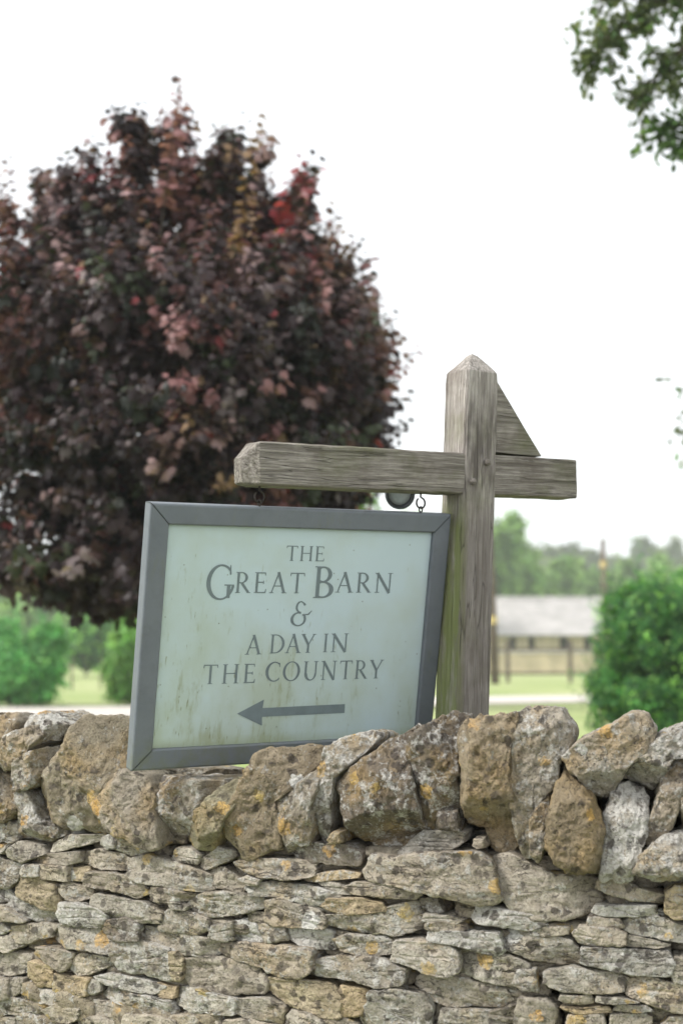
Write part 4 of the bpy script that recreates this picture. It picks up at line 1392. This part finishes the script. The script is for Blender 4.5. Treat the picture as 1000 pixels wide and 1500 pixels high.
shrub('evergreen_bush', 'dense dark green rounded bush standing beside the pale track', 'bush', 958, 19, 820, 138, 31, G_DARK, (4, 4, 4, 2.4), .064, 44000, 60, lobe=.32)
shrub('garden_shrub', 'small bright green shrub under the purple maple, at the field edge', 'shrub', 30, 32, 868, 82, 32, G_MID, (3, 4, 2, 2), .14, 14000, 26, lobe=.42)
shrub('garden_shrub', 'yellow green shrub half hidden behind the left edge of the sign', 'shrub', 208, 33, 866, 66, 33, G_BRIGHT, (3, 4, 2, 2), .14, 12000, 24, lobe=.42)
shrub('garden_tree', 'bright green tree showing past the right side of the purple maple', 'tree', 470, 30, 560, 95, 34, G_BRIGHT, (3, 3, 3, 1), .17, 12000, 16, .25, tr=.14)
shrub('garden_tree', 'light green rounded tree rising just behind the dark bush', 'tree', 985, 29, 792, 105, 35, G_BRIGHT, (3, 3, 3, 1), .16, 12000, 18, .05, tr=.1)
shrub('hedge_tree', 'grey green tree far off in the gap between the two shrubs', 'tree', 128, 72, 893, 46, 36, G_DARK, (2, 2, 1, 3), .3, 7000, 18)
shrub('hedge_tree', 'pale green far tree seen under the arm beside the lamp', 'tree', 605, 95, 728, 75, 37, G_PALE, (3, 3, 2, 2), .42, 7000, 14, .1, tr=.25)
FAR = [(738, 120, 733, 40, 'tall pale green tree just behind the post above the barn roof'), (778, 125, 778, 42, 'pale green tree next to the tallest one above the barn'), (700, 118, 745, 42, 'pale green tree mostly hidden behind the post'),
       (815, 135, 812, 36, 'low green tree above the middle of the barn roof'), (848, 140, 815, 34, 'low green tree left of the far telegraph pole'), (880, 142, 822, 30, 'small green tree behind the far telegraph pole'),
       (835, 250, 797, 30, 'hazy hill tree left of the far pole'), (866, 255, 797, 28, 'hazy hill tree behind the far pole top'), (905, 262, 786, 30, 'hazy hill tree right of the far pole'), (943, 258, 779, 30, 'tallest hazy tree on the far hill'),
       (982, 255, 783, 30, 'hazy hill tree at the edge above the bright tree'), (800, 246, 795, 26, 'hazy hill tree left end of the hilltop row'), (915, 150, 815, 34, 'mid green tree above the dark bush'), (960, 155, 812, 36, 'mid green tree behind the light green one'),
       (60, 110, 830, 60, 'far green tree behind the small shrub'), (170, 115, 840, 60, 'far green tree behind the yellow green shrub'), (-12, 125, 838, 55, 'far green tree at the very edge under the maple'), (115, 130, 842, 50, 'far green tree in the gap under the maple')]
for i, (px, Y, top, half, lab) in enumerate(FAR):
    shrub('field_tree', lab, 'tree', px, Y, top, half, 50 + i, G_PALE if Y < 200 else G_OAK, (3, 3, 2, 1.5), .0042 * Y, 4200, 12, .12, 'trees along the far field and hill', tr=.25, tmpl=T_SPRAY)


# ---- the wooded skyline that closes the valley on both sides
def far_wood():
    r_ = np.random.default_rng(404)
    n = 18000
    X = r_.uniform(-290, 290, n); Y = r_.uniform(285, 330, n)
    hh = 8.5 + 3.5 * fbm(np.stack([X / 16, Y / 40, 0 * X], 1), 5, 3) + 1.5 * np.abs(pnoise(np.stack([X / 5, Y / 12, 0 * X], 1), 8))
    g = np.interp(Y, _TY, _TZ)
    Z = g + hh * np.sqrt(r_.random(n))
    C_ = np.stack([X, Y, Z], 1)
    N_ = unit(np.stack([0 * X, -1 + 0 * X, .8 + 0 * X], 1) + r_.normal(0, .5, (n, 3)))
    tone_ = (1 + .35 * pnoise(np.stack([X / 7, 0 * X, 0 * X], 1), 9))[:, None]
    col = np.clip(pick(r_, n, G_OAK + G_PALE, (3, 3, 2, 2, 1, 1, 1, 1)) * tone_, .01, 1)
    o = leaf_cloud('far_wood', C_, np.cross(N_, r_.normal(size=(n, 3))), N_, 2.1 * r_.uniform(.6, 1.3, n), col, T_SPRAY, M_LEAF, None)
    tag(o, 'hazy wood along the far side of the valley', kind='stuff')


far_wood()


# ---- overhanging tree at the upper right (its trunk stands outside the frame)
def overhang():
    r_ = np.random.default_rng(77)
    Y0 = 10.5
    bx = 5.6
    root = empty('oak_tree', (bx, Y0, tz(bx, Y0)), 'leafy branches of a tree hanging into the upper corner of the sky', 'tree')
    paths = [[(4.6, 10.6, 6.2), (3.2, 10.2, 6.25), (2.50, 10, 6.02), (2.16, 10, 5.80), (1.90, 10, 5.58), (1.74, 9.9, 5.34)],
             [(4.6, 10.6, 6.0), (3.3, 10.3, 5.75), (2.55, 10, 5.60), (2.30, 10, 5.38), (2.14, 10, 5.10)],
             [(4.6, 10.6, 5.6), (3.2, 10.3, 5.1), (2.60, 10, 4.98), (2.40, 10, 4.95), (2.26, 10, 4.90)],
             [(2.60, 10, 4.98), (2.50, 10, 4.85), (2.46, 10, 4.76)],
             [(4.6, 10.6, 5.4), (3.1, 10.2, 4.4), (2.70, 10, 3.5), (2.52, 10, 3.0), (2.47, 10, 2.55)],
             [(3.2, 10.2, 6.25), (2.7, 10.1, 6.3), (2.3, 10, 6.2), (2.0, 10, 6.02), (1.86, 10, 5.86)]]
    tp = [tube([(bx, Y0, -.5), (bx, Y0, 1.5), (bx - .1, Y0, 4), (bx - .2, Y0, 7)], [.30, .24, .2, .08], 14)]
    Cs, Us, Ns, Ss, Cl = [], [], [], [], []
    for j, p in enumerate(paths):
        p = np.array(p)
        tp.append(tube([tuple(q) for q in p], list(np.linspace(.05 if len(p) > 3 else .02, .004, len(p))), 7))
        seg = np.linalg.norm(np.diff(p, axis=0), axis=1); cum = np.concatenate([[0], np.cumsum(seg)])
        L = cum[-1]
        nn = int(L / .024)
        for i in range(nn):
            s = L * (i + r_.random()) / nn
            q = np.array([np.interp(s, cum, p[:, k]) for k in range(3)])
            if q[0] > 2.9 and r_.random() < .5: continue
            thin = .22 if j == 4 else 1
            # lateral twig
            d = r_.normal(size=3) * (1, .8, .8); d[0] -= .25; d /= np.linalg.norm(d)
            tl = r_.uniform(.06, .42) * (1 - .35 * s / L)
            tp.append(tube([tuple(q), tuple(q + d * tl)], [.004, .0015], 4, cap=False))
            for k in range(int(r_.integers(20, 34) * thin)):
                f = r_.random()
                c = q + d * tl * f + r_.normal(0, .036, 3)
                Cs.append(c); Us.append(d + r_.normal(0, .6, 3) - (0, 0, .3)); Ns.append(np.array((0, 0, 1)) + r_.normal(0, .5, 3)); Ss.append(r_.uniform(.045, .085))
                pal = G_OAK if j != 2 and j != 3 else [(.075, .15, .04), (.06, .11, .035), (.11, .19, .055), (.05, .09, .03)]
                Cl.append(pick(r_, 1, pal, (3, 3, 2, 2))[0])
    # rest of the crown, outside the picture
    for i in range(9000):
        d = r_.normal(size=3); d /= np.linalg.norm(d)
        c = np.array((5.9, 10.9, 6.0)) + d * (2.4, 2.4, 2.2) * r_.uniform(.5, 1) ** .5
        Cs.append(c); Us.append(r_.normal(size=3) - (0, 0, .3)); Ns.append(d + (0, 0, .6) + r_.normal(0, .4, 3)); Ss.append(r_.uniform(.08, .13)); Cl.append(pick(r_, 1, G_OAK, (3, 3, 2, 2))[0])
    leaf_cloud('crown', np.array(Cs), np.array(Us), np.array(Ns), np.array(Ss), np.array(Cl), T_OVAL, M_LEAF, root)
    make_obj('trunk', join_parts(tp), M_BARK, root, Matrix.Identity(4), smooth=True)


overhang()

# ------------------------------------------------------------------ barn, fences, poles
M_BWALL = mat_plain('barn_limestone', (.46, .39, .27), .95, .22, 1.6, .1, bump=.4)
M_BROOF = mat_plain('stone_slates', (.40, .38, .37), .9, .18, 1.1, .15, bump=.5)
M_DARK = mat_plain('dark_opening', (.03, .028, .026), .9, .1, 3, .1)
M_RAIL = mat_plain('fence_timber', (.13, .105, .085), .9, .25, 5, .1)
M_POLE = mat_plain('creosoted_pole', (.125, .092, .075), .85, .25, 3, .15)
M_YEL = mat_plain('yellow_plate', (.50, .38, .16), .5, .05, 8, .3)

YB = 98.0
bx0, bx1 = at(655, YB), at(905, YB)
zb = tz(0, YB)
ze, zr = zat(931, YB), zat(878, YB)
BARN = empty('stone_barn', ((bx0 + bx1) / 2, YB + 3, zb), 'long low stone barn with pale slate roof beyond the fence', 'barn')
wins = [(750, 9), (777, 9), (824, 13), (690, 9), (720, 9), (858, 10)]
# wall with real openings: piers and spandrels
wz0, wz1 = zat(951, YB), zat(933, YB)
parts = []
xs_ = sorted([(at(p - w / 2, YB), at(p + w / 2, YB)) for p, w in wins])
parts.append(box(bx0, bx1, YB, YB + .5, zb - .5, wz0))
parts.append(box(bx0, bx1, YB, YB + .5, wz1, ze + .15))
prev = bx0
for a, b in xs_ + [(bx1, bx1)]:
    if a > prev: parts.append(box(prev, a, YB + .002, YB + .498, wz0, wz1))
    prev = b
parts.append(box(bx0, bx0 + .5, YB + .5, YB + 7, zb - .5, ze + .15)); parts.append(box(bx1 - .5, bx1, YB + .5, YB + 7, zb - .5, ze + .15))
parts.append(box(bx0, bx1, YB + 7, YB + 7.5, zb - .5, ze + .15))
for xg in (bx0, bx1 - .5):
    parts.append(([(xg, YB, ze + .15), (xg, YB + 7.5, ze + .15), (xg, YB + 3.75, zr - .05), (xg + .5, YB, ze + .15), (xg + .5, YB + 7.5, ze + .15), (xg + .5, YB + 3.75, zr - .05)],
                  [(0, 2, 1), (3, 4, 5), (0, 3, 5, 2), (1, 2, 5, 4)]))
make_obj('wall', join_parts(parts), M_BWALL, BARN, Matrix.Identity(4))
for a, b in xs_:
    make_obj('window', mesh(*box(a, b, YB + .3, YB + .36, wz0, wz1)), M_DARK, BARN, Matrix.Identity(4))
# roof with courses of slates as steps
for s in (-1, 1):
    V, F = [], []
    nco = 11
    for i in range(nco):
        f0, f1 = i / nco, (i + 1) / nco
        y0 = -.45 + (3.75 + .45) * f0; y1 = -.45 + (3.75 + .45) * f1
        z0_ = ze + (zr - ze) * f0; z1_ = ze + (zr - ze) * f1
        yy = (lambda q: YB + q) if s < 0 else (lambda q: YB + 7.5 - q)
        n = len(V)
        V += [(bx0 - .3, yy(y0), z0_ + .10), (bx1 + .3, yy(y0), z0_ + .10), (bx1 + .3, yy(y1), z1_ + .04), (bx0 - .3, yy(y1), z1_ + .04), (bx0 - .3, yy(y0), z0_), (bx1 + .3, yy(y0), z0_)]
        F += [(n, n + 1, n + 2, n + 3), (n + 4, n + 5, n + 1, n)]
    make_obj('roof', mesh(V, F), M_BROOF, BARN, Matrix.Identity(4))
make_obj('ridge', mesh(*tube([(bx0 - .3, YB + 3.75, zr + .08), (bx1 + .3, YB + 3.75, zr + .08)], .14, 8)), M_BROOF, BARN, Matrix.Identity(4))

# low yard wall in front of the barn
YW = 84
YWALL = empty('yard_wall', (at(780, YW), YW, tz(0, YW)), 'low pale stone yard wall in front of the barn', 'wall')
xa, xb = at(655, YW), at(930, YW)
make_obj('wall', mesh(*box(xa, xb, YW, YW + .45, tz(0, YW) - .4, zat(956, YW))), M_BWALL, YWALL, Matrix.Identity(4))
make_obj('coping', mesh(*box(xa, xb, YW - .05, YW + .5, zat(956, YW) + .002, zat(954, YW))), M_BROOF, YWALL, Matrix.Identity(4))


def rail_fence(name, label, xs, Y, ztop, rails, pr=.07):
    root = empty(name, (xs[0], Y, tz(xs[0], Y)), label, 'fence')
    for x in xs:
        z = tz(x, Y)
        V_, F_ = box(x - pr, x + pr, Y - pr, Y + pr, z - .3, ztop)
        make_obj('post', mesh(V_, F_), M_RAIL, root, Matrix.Identity(4))
    for zr_ in rails:
        make_obj('rail', mesh(*box(xs[0] - .5, xs[-1] + .5, Y + pr + .002, Y + pr + .05, zr_ - .05, zr_ + .05)), M_RAIL, root, Matrix.Identity(4))
    return root


YF = 57
rail_fence('timber_fence', 'dark timber post and rail fence in front of the barn', [at(742 + 91 * k, YF) for k in (-2, -1, 0, 1, 2, 3)], YF, zat(938, YF), [zat(951, YF), zat(986, YF)], .075)
YL = 46
rl = empty('wire_fence', (at(60, YL), YL, tz(0, YL)), 'thin post and wire fence across the field under the maple', 'fence')
for px in (-60, -2, 55, 108, 150, 210, 270, 330):
    x = at(px, YL)
    make_obj('post', mesh(*tube([(x, YL, tz(x, YL) - .3), (x, YL, tz(x, YL) + 1.05)], [.035, .03], 7)), M_RAIL, rl, Matrix.Identity(4))
for q in (.35, .68, 1.0):
    make_obj('wire', mesh(*tube([(at(-60, YL), YL, tz(0, YL) + q), (at(330, YL), YL, tz(0, YL) + q)], .006, 5)), M_IRON, rl, Matrix.Identity(4))


def pole(label, px_t, px_b, Y, top, yel, yw_):
    xb_, xt_ = at(px_b, Y), at(px_t, Y)
    zb_, zt_ = tz(xb_, Y), zat(top, Y)
    root = empty('telegraph_pole', (xb_, Y, zb_), label, 'pole', 'telegraph poles in the field')
    make_obj('pole', mesh(*tube([(xb_, Y, zb_ - .5), (xb_ * .5 + xt_ * .5, Y, (zb_ + zt_) / 2), (xt_, Y, zt_)], [.17, .145, .12], 12)), M_POLE, root, Matrix.Identity(4), smooth=True)
    zy = zat(yel, Y); f = (zy - zb_) / (zt_ - zb_); xy = xb_ + (xt_ - xb_) * f
    make_obj('marker_plate', mesh(*tube([(xy, Y, zy - yw_), (xy, Y, zy + yw_)], .172, 14)), M_YEL, root, Matrix.Identity(4))
    return root


pole('brown telegraph pole with yellow plate right beside the oak post', 713, 724, 54, 700, 908, .15)
pole('far telegraph pole with yellow plate above the dark bush', 882.5, 885, 74, 790, 827, .17)

# ------------------------------------------------------------------ hazy air
hz = make_obj('haze', mesh(*box(-310, 310, -45, 430, -5, 32)), None)
mh = bpy.data.materials.new('summer_haze'); mh.use_nodes = True
hn = mh.node_tree.nodes; hn.clear()
ho = hn.new('ShaderNodeOutputMaterial'); hp = hn.new('ShaderNodeVolumePrincipled')
hp.inputs['Color'].default_value = (.93, .96, 1.0, 1); hp.inputs['Density'].default_value = .0010; hp.inputs['Anisotropy'].default_value = .2
mh.node_tree.links.new(hp.outputs[0], ho.inputs['Volume'])
hz.data.materials.append(mh)
tag(hz, 'thin pale summer haze over the fields', kind='stuff')
